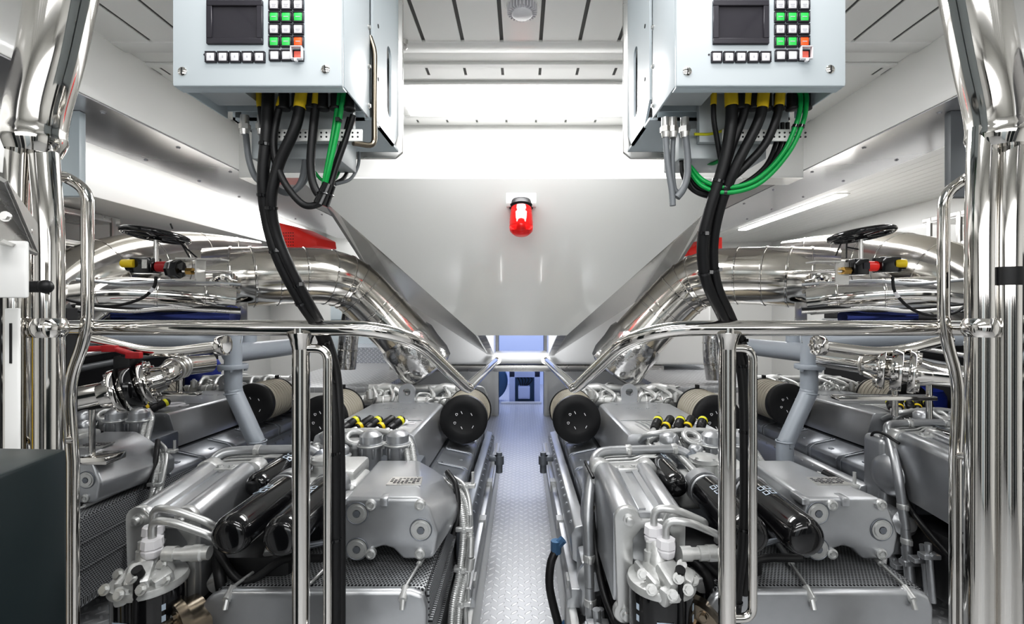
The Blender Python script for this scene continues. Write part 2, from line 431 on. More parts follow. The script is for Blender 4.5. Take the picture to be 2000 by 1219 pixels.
# smoke detector at the top edge of the picture
t = thing('smoke_detector', 'round white ribbed smoke detector on the middle ceiling planks', 'smoke detector', (0.003, 1.625, zc))
b = B(); lathe(b, (.003, 1.625, zc), (0, 0, -1), [(.062, 0), (.062, .012), (.055, .02), (.04, .022)], 32); obj('base', b, 'ceil', t)
b = B(); lathe(b, (.003, 1.625, zc-.02), (0, 0, -1), [(.035, 0), (.035, .03), (.03, .034), (.001, .036)], 28)
for k in range(26):
    a = k*2*PI/26; obox(b, (.003+.042*math.cos(a), 1.625+.042*math.sin(a), zc-.033), (.016, .003, .026), (0, 0, a))
obj('ribbed_cap', b, 'keywhite', t)
for i, (px, lab) in enumerate(((790, 'small steel sprinkler nozzle in the ceiling beside the left control box'), (1246, 'small steel sprinkler nozzle in the ceiling beside the right control box'))):
    p = at(px, 80, 1.87); p.z = zc
    b = B(); cyl(b, p, p-V((0, 0, .018)), .014, .012); cyl(b, p-V((0, 0, .018)), p-V((0, 0, .03)), .008); cyl(b, p-V((0, 0, .03)), p-V((0, 0, .036)), .012, .006)
    tag(obj('sprinkler_nozzle', b, 'steel'), lab, 'nozzle', 'ceiling nozzles')

# red beacon on its white bracket on the leaning panel
pn = V((0, -.914, -.66)).normalized()       # panel normal, towards the viewer and down
def panel_pt(x, z):
    t_ = (.741-z)/.913; return V((x, YB+.66*t_, z))
p0 = panel_pt(0, .60)
t = thing('warning_beacon', 'red warning beacon lamp on a white bracket on the grey panel', 'beacon', p0)
b = B(); prism(b, [(2.79, .685), (2.815, .645), (2.86, .58), (2.78, .58), (2.765, .60), (2.765, .685)], 0, -.085, .085, .003); obj('bracket', b, 'white', t)
d = V((0, -.30, -.95)).normalized(); q = V((0, 2.81, .61))
b = B(); lathe(b, q, d, [(.066, 0), (.07, .01), (.07, .03), (.06, .04)], 28)
obj('base', b, 'rubber', t)
b = B(); lathe(b, q+d*.04, d, [(.060, 0), (.062, .02), (.063, .04), (.0655, .05), (.064, .06), (.0665, .07), (.065, .08), (.0675, .09), (.066, .10), (.068, .115), (.064, .14), (.045, .158), (.001, .163)], 32); obj('red_lens', b, 'lens', t)
b = B(); lathe(b, q+d*.035, d, [(.05, 0), (.05, .012), (.02, .02), (.015, .08), (.02, .09)], 20); obj('lamp_bulb', b, 'keypink', t)

# electrical cabinet and wheel-like casing in the far compartment
t = thing('equipment_frame', 'pale frame with cables and a small box seen through the door', 'equipment', (0.04, 6.75, -1.3))
b = B()
for x0, x1, z0, z1 in ((-.165, -.085, -1.3, -.86), (.18, .26, -1.3, -.86), (-.165, .26, -.955, -.86)): box(b, x0, x1, 6.7, 6.8, z0, z1, .008)
obj('frame', b, 'bluewhite', t)
b = B(); box(b, -.09, .19, 6.82, 6.85, -1.3, -.95); obj('back_panel', b, 'bluepaint', t)
b = B(); box(b, -.042, .12, 6.69, 6.8, -1.25, -1.075, .008); box(b, -.02, .098, 6.684, 6.69, -1.23, -1.095); obj('control_case', b, 'bluewhite', t)
for k in range(5):
    x = -.06+k*.045; b = B(); tube(b, smooth([(x, 6.78, -.95), (x+.03, 6.74, -1.0), (x+.06-.03*k, 6.75, -1.09)]), .007, 8); obj('cable', b, 'rubber', t)
b = B(); lathe(b, (-.47, 6.9, -1.02), (0, -1, 0), [(.28, 0), (.28, .12), (.25, .15), (.1, .17), (.001, .18)], 36)
tag(obj('round_casing', b, 'bluepaint'), 'dark blue round casing at the left inside the far door opening', 'casing')

# lamps
def area(name, loc, size, power, col=(1, 1, 1), rot=(0, 0, 0)):
    l = bpy.data.lights.new(name, 'AREA'); l.shape = 'RECTANGLE'; l.size, l.size_y = size; l.energy = power; l.color = col
    o = bpy.data.objects.new(name, l); C.objects.link(o); o.location = V(loc)+V((0, 0, CZ)); o.rotation_euler = rot; return o
area('lamp_panel', (0, 2.405, zc+.003), (1.16, .345), 24)
area('lamp_rear', (0, -.4, zc-.02), (1.6, .5), 27)
area('lamp_mid', (0, .7, zc-.02), (1.2, .3), 14)
area('fill_left', (-2.13, 2.0, .92), (.16, 5.0), 17)  # added fill, hidden above the left soffit with no fixture
area('fill_right', (2.055, 2.0, .797), (.06, 5.0), 28)  # added fill tucked behind the right soffit edge, not a visible strip
area('fill_left_back', (-2.2, 4.6, .88), (.3, 1.4), 18)  # unseen fill above the left soffit, without a fixture
area('lamp_right_back', (2.24, 4.15, .786), (.08, 1.5), 14)
area('lamp_fill', (0, -1.6, .35), (4.2, .7), 26, (1, 1, 1), (math.radians(62), 0, 0))  # unseen soft lamp added behind the viewer to lift the front faces
area('fill_aft', (0, 4.0, -.02), (.3, .5), 8, (.93, .95, 1))  # unseen fill kept behind the leaning panel
area('lamp_far', (0, 7.1, 1.0), (1.0, 1.0), 40, (.72, .78, 1))
w = bpy.data.worlds.new('World'); bpy.context.scene.world = w; w.use_nodes = True
w.node_tree.nodes['Background'].inputs[0].default_value = (.9, .93, 1, 1); w.node_tree.nodes['Background'].inputs[1].default_value = .4

cam = bpy.data.cameras.new('Camera'); co = bpy.data.objects.new('Camera', cam); C.objects.link(co)
co.location = (0, 0, CZ); co.rotation_euler = (PI/2, 0, 0); cam.sensor_width = 36; cam.lens = 950/2000*36
cam.shift_x = -18/2000; cam.shift_y = -7.5/2000; cam.clip_start = .02
bpy.context.scene.camera = co
sc = bpy.context.scene; sc.view_settings.view_transform = 'Standard'; sc.view_settings.exposure = 0.0
vs_ = sc.view_settings; vs_.use_curve_mapping = True; cm = vs_.curve_mapping; cv = cm.curves[3]
for x_, y_ in ((.05, .034), (.15, .125), (.35, .36), (.6, .64)): cv.points.new(x_, y_)
cm.update()
# ================================================================ the engines
def rz(zx, zy, Y): return at(1000+zx/2.348, 700+zy/2.348, Y)-V((.71, 0, 0))      # seen on the near right engine
def lz(zx, zy, Y): return at(400+zx/2.348, 700+zy/2.348, Y)+V((.71, 0, 0))       # seen on the near left engine
ENG = thing('diesel_engine', 'silver marine diesel engine right of the aisle, nearest its right edge', 'engine', (0, 2.4, -1.3), 'silver marine diesel engines')
E = ENG
sl = lambda y: -.03*(y-2.4)
def P3(y, x, z): return V((x, y, z+sl(y)))
def eprism(bm, poly, y0, y1, w=0):
    loft(bm, [P3(y0, x, z) for x, z in poly], [P3(y1, x, z) for x, z in poly], w)
# block
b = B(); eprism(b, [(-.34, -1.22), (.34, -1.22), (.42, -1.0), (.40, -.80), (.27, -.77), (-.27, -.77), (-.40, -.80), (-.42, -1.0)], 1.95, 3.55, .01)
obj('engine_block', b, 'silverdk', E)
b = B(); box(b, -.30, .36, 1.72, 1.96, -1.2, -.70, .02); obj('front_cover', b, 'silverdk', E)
# valley cover
b = B(); eprism(b, [(-.21, -.575), (.21, -.575), (.225, -.585), (.275, -.755), (-.275, -.755), (-.225, -.585)], 2.20, 3.02, .004)
loft(b, [P3(3.02, x, z) for x, z in ((-.21, -.575), (.21, -.575), (.275, -.755), (-.275, -.755))], [P3(3.15, x, z) for x, z in ((-.10, -.578), (.10, -.578), (.2, -.755), (-.2, -.755))], .004)
for k in range(11):
    p = P3(2.86, -.09+k*.013, -.575); obox(b, p, (.007, .012 if k % 3 else .02, .004))
for x, y in ((.10, 2.95), (.08, 2.86), (.055, 2.72), (.03, 2.6), (.13, 3.02), (-.13, 2.98)): bolt(b, P3(y, x, -.575), (0, 0, 1), .006, .004)
box(b, -.2, .2, 2.497, 2.503, -.577, -.5745)
obj('valley_cover', b, 'silver', E)
# rocker covers, six to a bank
for s in (-1, 1):
    for k in range(6):
        y0 = 1.90+k*.27; y1 = y0+.262; b = B()
        pl = [(.285, -.765), (.43, -.797), (.447, -.812), (.437, -.95), (.285, -.95)]
        eprism(b, [(s*x, z) for x, z in pl], y0, y1, .006)
        tube(b, fillet([P3(y1-.03, s*.30, -.764), P3(y1-.03, s*.42, -.79), P3(y1-.03, s*.447, -.815), P3(y1-.03, s*.44, -.94)], .01, 3), .0035, 8)
        bolt(b, P3(y1-.02, s*.315, -.768), (0, 0, 1), .007, .008)
        box(b, *sorted((s*.38, s*.405)), y0+.1, y0+.13, -.797+sl(y0+.1), -.787+sl(y0+.1), .002)
        obj('rocker_cover', b, 'silvermd', E)
    # charge-air rail along the bank and its flanged foot
    b = B(); pl = [(.455, -.86), (.50, -.87), (.515, -.90), (.51, -1.0), (.47, -1.02), (.455, -1.0)]
    eprism(b, [(s*x, z) for x, z in pl], 1.9, 3.55, .006)
    for k in range(16): bolt(b, P3(1.98+k*.1, s*.505, -.882), (s*.5, 0, 1), .006, .006)
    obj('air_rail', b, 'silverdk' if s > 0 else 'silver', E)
    b = B(); eprism(b, [(s*x, z) for x, z in ((.48, -1.03), (.53, -1.03), (.53, -1.06), (.545, -1.07), (.545, -1.10), (.48, -1.10))], 1.75, 3.6, .004)
    tube(b, [P3(1.85, s*.52, -1.14), P3(3.5, s*.52, -1.14)], .018, 10)
    obj('side_rail', b, 'silver', E)
    # air filter standing on the bank
    x = .388*s if s > 0 else -.40
    q = V((x, 2.71, -.622))
    f = obj('air_filter', (lambda bb: (lathe(bb, q+V((0, .03, 0)), (0, 1, -.03), [(.124, 0), (.128, .01), (.128, .31), (.12, .32)], 40),
        [torus(bb, q+V((0, .05+k*.034, -.001*k)), (0, 1, -.03), .1285, .0022, 40, 6) for k in range(8)], bb)[-1])(B()), 'pleat', E, 'tan pleated filter cartridge')
    bb = B(); lathe(bb, q, (0, 1, -.03), [(.001, .002), (.07, .002), (.075, .0), (.125, 0), (.134, .006), (.134, .04), (.128, .042)], 40); obj('end_cap', bb, 'rubber', f, 'black rubber end cap')
    bb = B()
    for (u, v, r) in ((-.01, .04, -.5), (.045, .03, -.5), (-.01, -.045, -.5), (.052, -.04, .5)):
        obox(bb, q+V((u, -.001, v)), (.004, .003, .016), (0, r, 0)); obj('printed_mark', bb, 'keywhite', f); bb = B()
    for u, v in ((-.038, .03), (-.048, -.018)):
        for a in (0, 2.09, 4.19): obox(bb, q+V((u+.005*math.sin(a), -.001, v+.005*math.cos(a))), (.0025, .003, .012), (0, a+PI/2, 0))
        obj('printed_triangle', bb, 'keywhite', f); bb = B()
    bb.free()
    bb = B(); torus(bb, q+V((0, .325, -.01)), (0, 1, 0), .13, .006, 40, 8); box(bb, q.x-.01, q.x+.01, q.y+.31, q.y+.34, q.z+.12, q.z+.145, .003); obj('band_clamp', bb, 'rubber', f)
    # turbocharger behind each filter
    tq = V((s*.27, 3.28, -.64))
    bb = B(); lathe(bb, tq, (0, 1, 0), [(.05, -.04), (.09, -.02), (.105, .02), (.105, .06), (.08, .09), (.05, .10), (.05, .16), (.09, .19), (.1, .25), (.06, .29)], 28)
    tube(bb, smooth([tq+V((s*.0, .03, .09)), tq+V((-s*.09, .02, .10)), tq+V((-s*.16, .02, .05)), tq+V((-s*.2, -.02, -.03))]), .030, 14)
    torus(bb, tq+V((0, -.01, 0)), (0, 1, 0), .095, .008, 28, 8)
    for k in range(10):
        a = k*2*PI/10; bolt(bb, tq+V((.085*math.cos(a), -.03, .085*math.sin(a))), (0, -1, 0), .008, .012)
    obj('turbocharger', bb, 'cast', E)
# exhaust outlet and pipework on the engine's far end
b = B()
rr = random.Random(3)
cyl(b, (-.35, 3.16, -.60), (.35, 3.16, -.61), .032, seg=16); cyl(b, (-.33, 3.33, -.545), (.34, 3.33, -.55), .026, seg=14)
for x in (-.31, -.18, -.09, .1, .2, .30): torus(b, (x, 3.16, -.605), (1, 0, 0), .035, .006, 18, 8)
for x in (-.25, -.14, .12, .22, .3):
    tube(b, smooth([(x, 3.14, -.62), (x+.03, 3.12, -.56), (x-.02, 3.25, -.53), (x+.02, 3.34, -.56)]), .012, 8)
for k in range(52):
    x = rr.uniform(-.38, .38); y = rr.uniform(3.1, 3.5); z = -.60+.05*math.sin(y*9)+rr.uniform(-.01, .07)
    if rr.random() < .5: cyl(b, (x, y, z-.05), (x, y, z), .012+.010*rr.random(), seg=12); bolt(b, (x, y, z), (0, 0, 1), .01, .012)
    else: tube(b, smooth([(x, y, z-.05), (x+.02, y-.03, z+.015), (x+.08, y+.01, z+.01), (x+.11, y+.03, z-.05)]), .007, 8)
obj('rear_pipework', b, 'cast', E)
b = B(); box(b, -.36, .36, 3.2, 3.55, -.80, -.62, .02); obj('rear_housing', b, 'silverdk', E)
b = B(); pl = [(-.052, -.615)]+[(.052*math.cos(PI-k*PI/12), -.535+.052*math.sin(PI-k*PI/12)) for k in range(13)]+[(.052, -.615)]
hole = [(.024*math.cos(2*PI*k/20), -.535+.024*math.sin(2*PI*k/20)) for k in range(20)]
t_ = bmesh.new()
outer = [(.052*math.cos(2*PI*k/20), (-.535+.052*math.sin(2*PI*k/20)) if math.sin(2*PI*k/20) > -.1 else -.615) for k in range(20)]
r0 = [t_.verts.new((x-.02, 3.10, z)) for x, z in outer]; r1 = [t_.verts.new((x-.02, 3.10, z)) for x, z in hole]
r2 = [t_.verts.new((x-.02, 3.13, z)) for x, z in hole]; r3 = [t_.verts.new((x-.02, 3.13, z)) for x, z in outer]
ring_strip(t_, [r0, r1, r2, r3], closed=True); merge(b, t_)
obj('lifting_eye', b, 'silver', E)
# gear housing casting with plate, plugs and the arched cut-out
TZ, BZ = -.585, -.777
b = B()
fr = [(.165, -.585), (.40, -.585), (.43, -.62), (.455, -.70), (.445, -.755), (.43, -.777), (.345, -.777), (.315, -.745), (.285, -.735), (.255, -.745), (.235, -.765), (.165, -.777), (.155, -.70)]
bk = [(.165, -.58), (.315, -.58), (.37, -.61), (.50, -.70), (.50, -.755), (.48, -.777), (.39, -.777), (.345, -.745), (.305, -.735), (.265, -.745), (.235, -.765), (.165, -.777), (.155, -.70)]
loft(b, [V((x, 1.5, z)) for x, z in fr], [V((x, 1.86, z)) for x, z in bk], .012, 3)
box(b, .150, .175, 1.49, 1.56, -.605, -.583, .005); box(b, .275, .30, 1.492, 1.54, -.61, -.583, .005)
gh = obj('gear_housing', b, 'silver', E)
for x, z in ((.204, -.632), (.204, -.742), (.401, -.683)):
    bb = B(); lathe(bb, (x, 1.4995, z), (0, -1, 0), [(.031, 0), (.031, .003), (.028, .003), (.028, .002), (.024, .002), (.024, .006), (.012, .006), (.012, .002), (.001, .002)], 28); obj('threaded_plug', bb, 'silverlt', gh); bb = B(); cyl(bb, (x, 1.4995, z), (x, 1.4915, z), .0115, seg=6); obj('socket_shade', bb, 'silverdk', gh); bb = B(); torus(bb, (x, 1.4985, z), (0, 1, 0), .0335, .0016, 28, 6); obj('groove_shade', bb, 'silverdk', gh)  # dark hex and dark ring stand in for the shade of the recesses
for x, z in ((.247, -.606), (.398, -.606), (.247, -.756), (.398, -.756)):
    bb = B(); lathe(bb, (x, 1.505, z), (0, -1, 0), [(.017, 0), (.016, .012), (.011, .014), (.011, .01), (.006, .01), (.006, .013), (.001, .013)], 20); obj('bolt', bb, 'silverlt', gh)
bb = B(); loft(bb, [(.265, 1.60, -.584), (.38, 1.60, -.584), (.372, 1.67, -.583), (.27, 1.67, -.583)], [(.265, 1.60, -.580), (.38, 1.60, -.580), (.372, 1.67, -.579), (.27, 1.67, -.579)])
pl = obj('information_plate', bb, 'steel', gh)
bb = B()
for k in range(4):
    for j in range(8):
        if (k*3+j*5) % 7: box(bb, .272+j*.0125, .272+j*.0125+.009, 1.612+k*.013, 1.617+k*.013, -.580, -.5785)
obj('print', bb, 'bezel', pl)
# charge air cooler: perforated box with a plain front plate and tie rods
b = B(); box(b, -.17, .44, 1.39, 1.93, -1.16, -.80, .02); obj('intercooler_core', b, 'meshtop', E, 'perforated grey mesh cover')
b = B(); box(b, .437, .446, 1.4, 2.35, -1.12, -.81, .003)
for z in (-.9, -1.0): box(b, .437, .455, 1.4, 2.35, z-.006, z+.006, .002)
obj('side_screen', b, 'meshside', E)
b = B(); prism(b, [(-.20, -1.16), (-.20, -.86), (-.17, -.81), (-.13, -.793), (.40, -.793), (.435, -.805), (.446, -.84), (.446, -1.16)], 1, 1.36, 1.392, .012, 3); obj('intercooler_front', b, 'silver', E)
for x0, x1 in ((-.11, -.02), (.1, .16), (.38, .425)):
    b = B(); cyl(b, (x0, 1.375, -.792), (x1, 1.72, -.775), .005, seg=8); cyl(b, V((x0, 1.375, -.792)).lerp(V((x1, 1.72, -.775)), .35), V((x1, 1.72, -.775)), .009, seg=10)
    cyl(b, (x0, 1.352, -.812), (x0, 1.385, -.795), .012, seg=10); cyl(b, (x0, 1.346, -.835), (x0, 1.36, -.805), .007, seg=8); obj('tie_rod', b, 'silverlt', E)
b = B(); lathe(b, (-.235, 1.35, -.89), (-.6, -1, 0), [(.07, -.05), (.07, 0), (.085, 0), (.085, .025), (.05, .03), (.045, .06), (.001, .06)], 24)
for k in range(6):
    a = k*PI/3; xx, yy, dd = frame_of((-.6, -1, 0)); bolt(b, V((-.235, 1.35, -.89))+dd*.025+xx*(.068*math.cos(a))+yy*(.068*math.sin(a)), dd, .01, .012)
obj('drain_flange', b, 'bronze', E)
# plate heat exchanger
b = B()
def lobe(cx, cz, r, a0, a1, n=6): return [(cx+r*math.cos(math.radians(a0+(a1-a0)*k/n)), cz+r*math.sin(math.radians(a0+(a1-a0)*k/n))) for k in range(n+1)]
prof = [(-.44, -.86)] + lobe(-.403, -.615, .037, 180, 60) + [(-.365, -.598), (-.295, -.598)] + lobe(-.268, -.615, .037, 120, 0) + [(-.23, -.86)]
pb = [(x-.008, z+.028) for x, z in prof]
loft(b, [V((x, 1.43, z)) for x, z in prof], [V((x, 1.74, z)) for x, z in pb], .004)
for k in range(2):
    x0 = -.362+k*.045; loft(b, [(x0, 1.44, -.6), (x0+.02, 1.44, -.6), (x0+.02, 1.44, -.592), (x0, 1.44, -.592)], [(x0-.008, 1.73, -.572), (x0+.012, 1.73, -.572), (x0+.012, 1.73, -.564), (x0-.008, 1.73, -.564)])
hx = obj('heat_exchanger', b, 'silver', E)
b = B(); pf = [(-.425, -.88), (-.43, -.87)] + lobe(-.403, -.613, .036, 180, 60) + [(-.36, -.615), (-.30, -.615)] + lobe(-.268, -.613, .036, 120, 0) + [(-.236, -.84), (-.26, -.85), (-.26, -.68), (-.29, -.64), (-.36, -.64), (-.385, -.67), (-.385, -.86), (-.40, -.90)]
prism(b, pf, 1, 1.41, 1.432, .004); obj('front_flange', b, 'silverlt', hx)
for x, z in ((-.398, -.612), (-.268, -.612), (-.408, -.885)):
    b = B(); lathe(b, (x, 1.43, z), (0, -1, 0), [(.034, 0), (.034, .012), (.03, .018), (.017, .02), (.017, .026), (.011, .028), (.011, .042), (.006, .044), (.001, .044)], 22); obj('stud_nut', b, 'silverlt', hx)
b = B(); box(b, -.43, -.25, 1.435, 1.45, -.86, -.64); obj('end_plate', b, 'silverdk', hx)
b = B(); pf = [(x*1.0-(.02 if x < -.33 else -.01), z+.03) for x, z in prof]
prism(b, pf, 1, 1.74, 1.80, .008); box(b, -.37, -.30, 1.70, 1.75, -.575, -.562, .004); bolt(b, (-.355, 1.72, -.562), (0, 0, 1), .008, .008); bolt(b, (-.315, 1.72, -.562), (0, 0, 1), .008, .008)
obj('rear_flange', b, 'silverlt', hx)
b = B(); lathe(b, (-.42, 1.79, -.76), (-1, -.2, 0), [(.10, -.02), (.10, .02), (.085, .045), (.05, .06)], 24); box(b, -.47, -.30, 1.80, 1.94, -.95, -.60, .03, 3); obj('rear_casting', b, 'silver', E)
# oil filter canisters
for (x, y0, L, r, z) in ((.06, 1.30, .34, .055, -.622), (-.085, 1.31, .34, .055, -.622), (-.185, 1.63, .26, .043, -.602)):
    b = B(); pr = [(.001, 0), (r*.5, .001), (r*.74, .005), (r*.88, .013), (r*.97, .026), (r, .042), (r, L-.02), (r*.96, L)]
    lathe(b, (x, y0, z), (0, 1, .02), pr, 28); f = obj('oil_filter', b, 'black', E, 'gloss black spin-on canister')
    b = B()
    for k in range(2):
        for j in range(2):
            a = math.radians(100 if x > -.1 else 60)+(k-.5)*.36; yy = y0+.19+j*.035
            obox(b, (x+(r+.0005)*math.cos(a), yy, z+.004+(r+.0005)*math.sin(a)), (.016, .024, .001), (0, PI/2-a, 0))
    obj('printed_symbols', b, 'inklt', f)
    b = B()
    for k in range(2):
        for j in range(2):
            a = math.radians(100 if x > -.1 else 60)+(k-.5)*.36; yy = y0+.19+j*.035
            obox(b, (x+(r+.001)*math.cos(a), yy, z+.004+(r+.001)*math.sin(a)), (.010, .016, .001), (0, PI/2-a, 0))
    obj('symbol_centre', b, 'black', f)
    b = B(); torus(b, (x, y0+L-.02, z+.006), (0, 1, 0), r, .004, 28, 8); cyl(b, (x, y0+L, z+.006), (x, y0+L+.05, z+.006), r*1.08, seg=24); obj('filter_base', b, 'silver', f)
# oil filter console
b = B(); box(b, -.16, .14, 1.68, 1.86, -.70, -.61, .02, 3); box(b, .0, .12, 1.72, 1.9, -.64, -.575, .015); cyl(b, (.05, 1.66, -.60), (.05, 1.74, -.585), .035); torus(b, (.05, 1.66, -.60), (0, 1, -.2), .028, .008); obj('filter_console', b, 'cast', E)
b = B(); lathe(b, (-.02, 1.83, -.64), (0, 0, 1), [(.05, 0), (.05, .06), (.058, .065), (.058, .08), (.045, .085), (.001, .088)], 24)
for k in range(5): bolt(b, (-.02+.05*math.cos(k*1.257), 1.83+.05*math.sin(k*1.257), -.56), (0, 0, 1), .006, .008)
obj('thermostat_housing', b, 'silverlt', E)
# fuel filter bowl, head and fittings
hx0, hy0, hz0 = -.322, 1.35, -.752
b = B(); lathe(b, (hx0, hy0, hz0-.01), (0, 0, -1), [(.084, 0), (.086, .02), (.086, .34), (.07, .37), (.001, .375)], 36); ff = obj('fuel_filter', b, 'black', E, 'large gloss black fuel filter canister')
b = B()
for a0 in (-150, -32):
    for k in range(9):
        a = math.radians(a0); obox(b, (hx0+.0865*math.cos(a), hy0+.0865*math.sin(a), hz0-.05-k*.03), (.001, .010, .016), (0, 0, a))
for k, wd in enumerate((.045, .03, .05, .05, .035, .05, .04)):
    a = math.radians(-98); obox(b, (hx0+.0865*math.cos(a), hy0+.0865*math.sin(a), hz0-.07-k*.022), (.001, wd, .005), (0, 0, a))
obj('printed_text', b, 'inklt', ff)
b = B(); lathe(b, (hx0, hy0, hz0-.012), (0, 0, 1), [(.092, 0), (.094, .008), (.09, .02), (.06, .026), (.05, .05), (.04, .06), (.001, .06)], 36)
obox(b, (hx0+.01, hy0-.045, hz0+.03), (.06, .07, .05), (.5, 0, .4), .012); obox(b, (hx0+.055, hy0-.03, hz0+.02), (.05, .05, .045), (.3, .3, -.5), .01)
obox(b, (hx0-.045, hy0-.02, hz0+.02), (.022, .11, .03), (.1, 0, .3), .008); cyl(b, (hx0-.01, hy0-.03, hz0), (hx0-.005, hy0+.03, hz0+.10), .026)
obox(b, (hx0-.01, hy0-.08, hz0+.0), (.035, .03, .045), (.2, 0, .6), .008)
for q in ((-.05, -.085, .02), (.0, -.1, .015), (.045, -.085, .02), (.075, -.04, .02), (.02, -.085, .05), (-.06, -.03, .03), (.05, -.02, .05)): bolt(b, (hx0+q[0], hy0+q[1], hz0+q[2]), (q[0]*.3, -1, .4), .010, .012)
cyl(b, (hx0-.03, hy0+.01, hz0+.02), (hx0-.03, hy0+.01, hz0+.075), .014); cyl(b, (hx0-.03, hy0+.01, hz0+.075), (hx0-.03, hy0+.01, hz0+.10), .009)
obj('fuel_filter_head', b, 'cast', E)
for q in ((-.012, .03, .085), (.012, -.005, .065)):
    b = B(); c = V((hx0, hy0, hz0))+V(q)
    lathe(b, c, (0, 0, 1), [(.02, 0), (.025, .006), (.027, .02), (.024, .024), (.028, .028), (.026, .05), (.018, .052)], 8); obj('hose_union', b, 'keywhite', E, 'cream plastic union nut')
    b = B(); tube(b, fillet([c+V((0, 0, .045)), c+V((0, 0, .10)), c+V((.06, -.01, .10)), c+V((.15, .01, .055)), c+V((.155, .03, .03))], .045, 6), .0105, 12); obj('fuel_pipe', b, 'silverlt', E)
b = B(); c = V((hx0+.05, hy0-.01, hz0+.075)); lathe(b, c, (1, .05, .0), [(.02, 0), (.02, .03), (.016, .03), (.016, .05), (.02, .052), (.02, .075), (.022, .075), (.022, .10), (.018, .105), (.018, .12)], 18); obj('pressure_sensor', b, 'cast', E)
b = B(); c = V((hx0+.028, hy0-.07, hz0+.05)); cyl(b, c, c+V((0, -.01, .02)), .013, seg=14); cyl(b, c+V((0, -.01, .01)), c+V((0, -.02, -.2)), .007, seg=10); obj('drain_rod', b, 'rubber', E)
b = B(); p0 = rz(872, 1040, 1.42); cyl(b, p0, p0+V((-.035, .22, .07)), .026, w=.003); cyl(b, p0+V((0, -.004, 0)), p0, .022); obj('closed_pipe_end', b, 'silverlt', E)
# centrifugal oil cleaners
for x, y, r, h in ((.085, 2.02, .046, .13), (.195, 2.03, .046, .13), (-.09, 2.04, .04, .12), (-.01, 1.95, .03, .10)):
    b = B(); z0 = -.655 if r > .031 else -.66
    lathe(b, (x, y, z0), (0, 0, 1), [(r*.92, -.03), (r*.92, h*.62), (r*1.16, h*.63), (r*1.16, h*.74), (r*.98, h*.76), (r*.98, h*.98), (r*.75, h*1.08), (r*.3, h*1.14), (.001, h*1.15)], 28)
    for k in range(6): box(b, x+r*math.cos(k*1.047)-.004, x+r*math.cos(k*1.047)+.004, y+r*math.sin(k*1.047)-.004, y+r*math.sin(k*1.047)+.004, z0+h*.3, z0+h*.62, .001)
    c = obj('oil_cleaner', b, 'silver', E)
    b = B(); torus(b, (x, y, z0+h*.69), (0, 0, 1), r*1.17, .004, 28, 8); box(b, x-r*1.3-.012, x-r*1.3+.012, y-.02, y+.01, z0+h*.55, z0+h*.75, .003); obj('band_clamp', b, 'silverlt', c)
b = B(); torus(b, (.01, 2.05, -.545), (.2, -.6, 1), .034, .012, 28, 10); cyl(b, (.01, 2.05, -.62), (.01, 2.05, -.55), .03); obj('filler_neck', b, 'silverlt', E)
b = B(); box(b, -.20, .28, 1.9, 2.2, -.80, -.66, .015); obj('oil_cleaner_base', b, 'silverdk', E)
# injector leads, fuel lines and the black and yellow plugs
for k, x in enumerate((-.125, -.07, -.02, .03, .085)):
    y = 2.28+.02*(k % 2); b = B()
    lathe(b, (x+.02, y-.06, -.555), (.5+.1*(k % 2), .85, .36), [(.010, 0), (.018, .006), (.021, .03), (.018, .036), (.021, .042), (.021, .09), (.012, .10)], 14)
    f = obj('injector_plug', b, 'rubber', E, 'black plug with yellow collar')
    b = B(); dd = V((.5+.1*(k % 2), .85, .36)).normalized(); c = V((x+.02, y-.06, -.555)); lathe(b, c+dd*(.012 if k % 2 else .07), dd, [(.0212, 0), (.0222, .003), (.0222, .012), (.0212, .015)], 14); obj('yellow_collar', b, 'yellow' if k % 2 else 'lime', f)
    b = B(); tube(b, fillet([c, c+V((-.03, -.05, -.012)), c+V((-.05, -.07, -.05)), c+V((-.01, -.11, -.06))], .03, 5), .012, 10); obj('lead', b, 'silverlt', E)
for k in range(8):
    x = -.14+k*.028; b = B(); tube(b, smooth([(x, 2.42, -.565), (x+.02, 2.3, -.555), (x+.035, 2.16, -.575), (x+.05, 2.1, -.62)]), .0042, 8); obj('injection_line', b, 'silverlt', E)
b = B(); torus(b, (.09, 2.42, -.568), (0, 0, 1), .05, .008, 28, 8); torus(b, (.165, 2.40, -.566), (0, 0, 1), .022, .003, 18, 6); obj('cable_loop', b, 'keywhite', E)
b = B(); tube(b, smooth([(-.17, 2.2, -.60), (-.15, 2.12, -.55), (0, 2.12, -.535), (.12, 2.12, -.54), (.22, 2.05, -.57)]), .013, 12); tube(b, smooth([(-.15, 2.16, -.60), (-.1, 2.15, -.565), (.05, 2.17, -.56)]), .012, 10); obj('breather_pipe', b, 'silverlt', E)
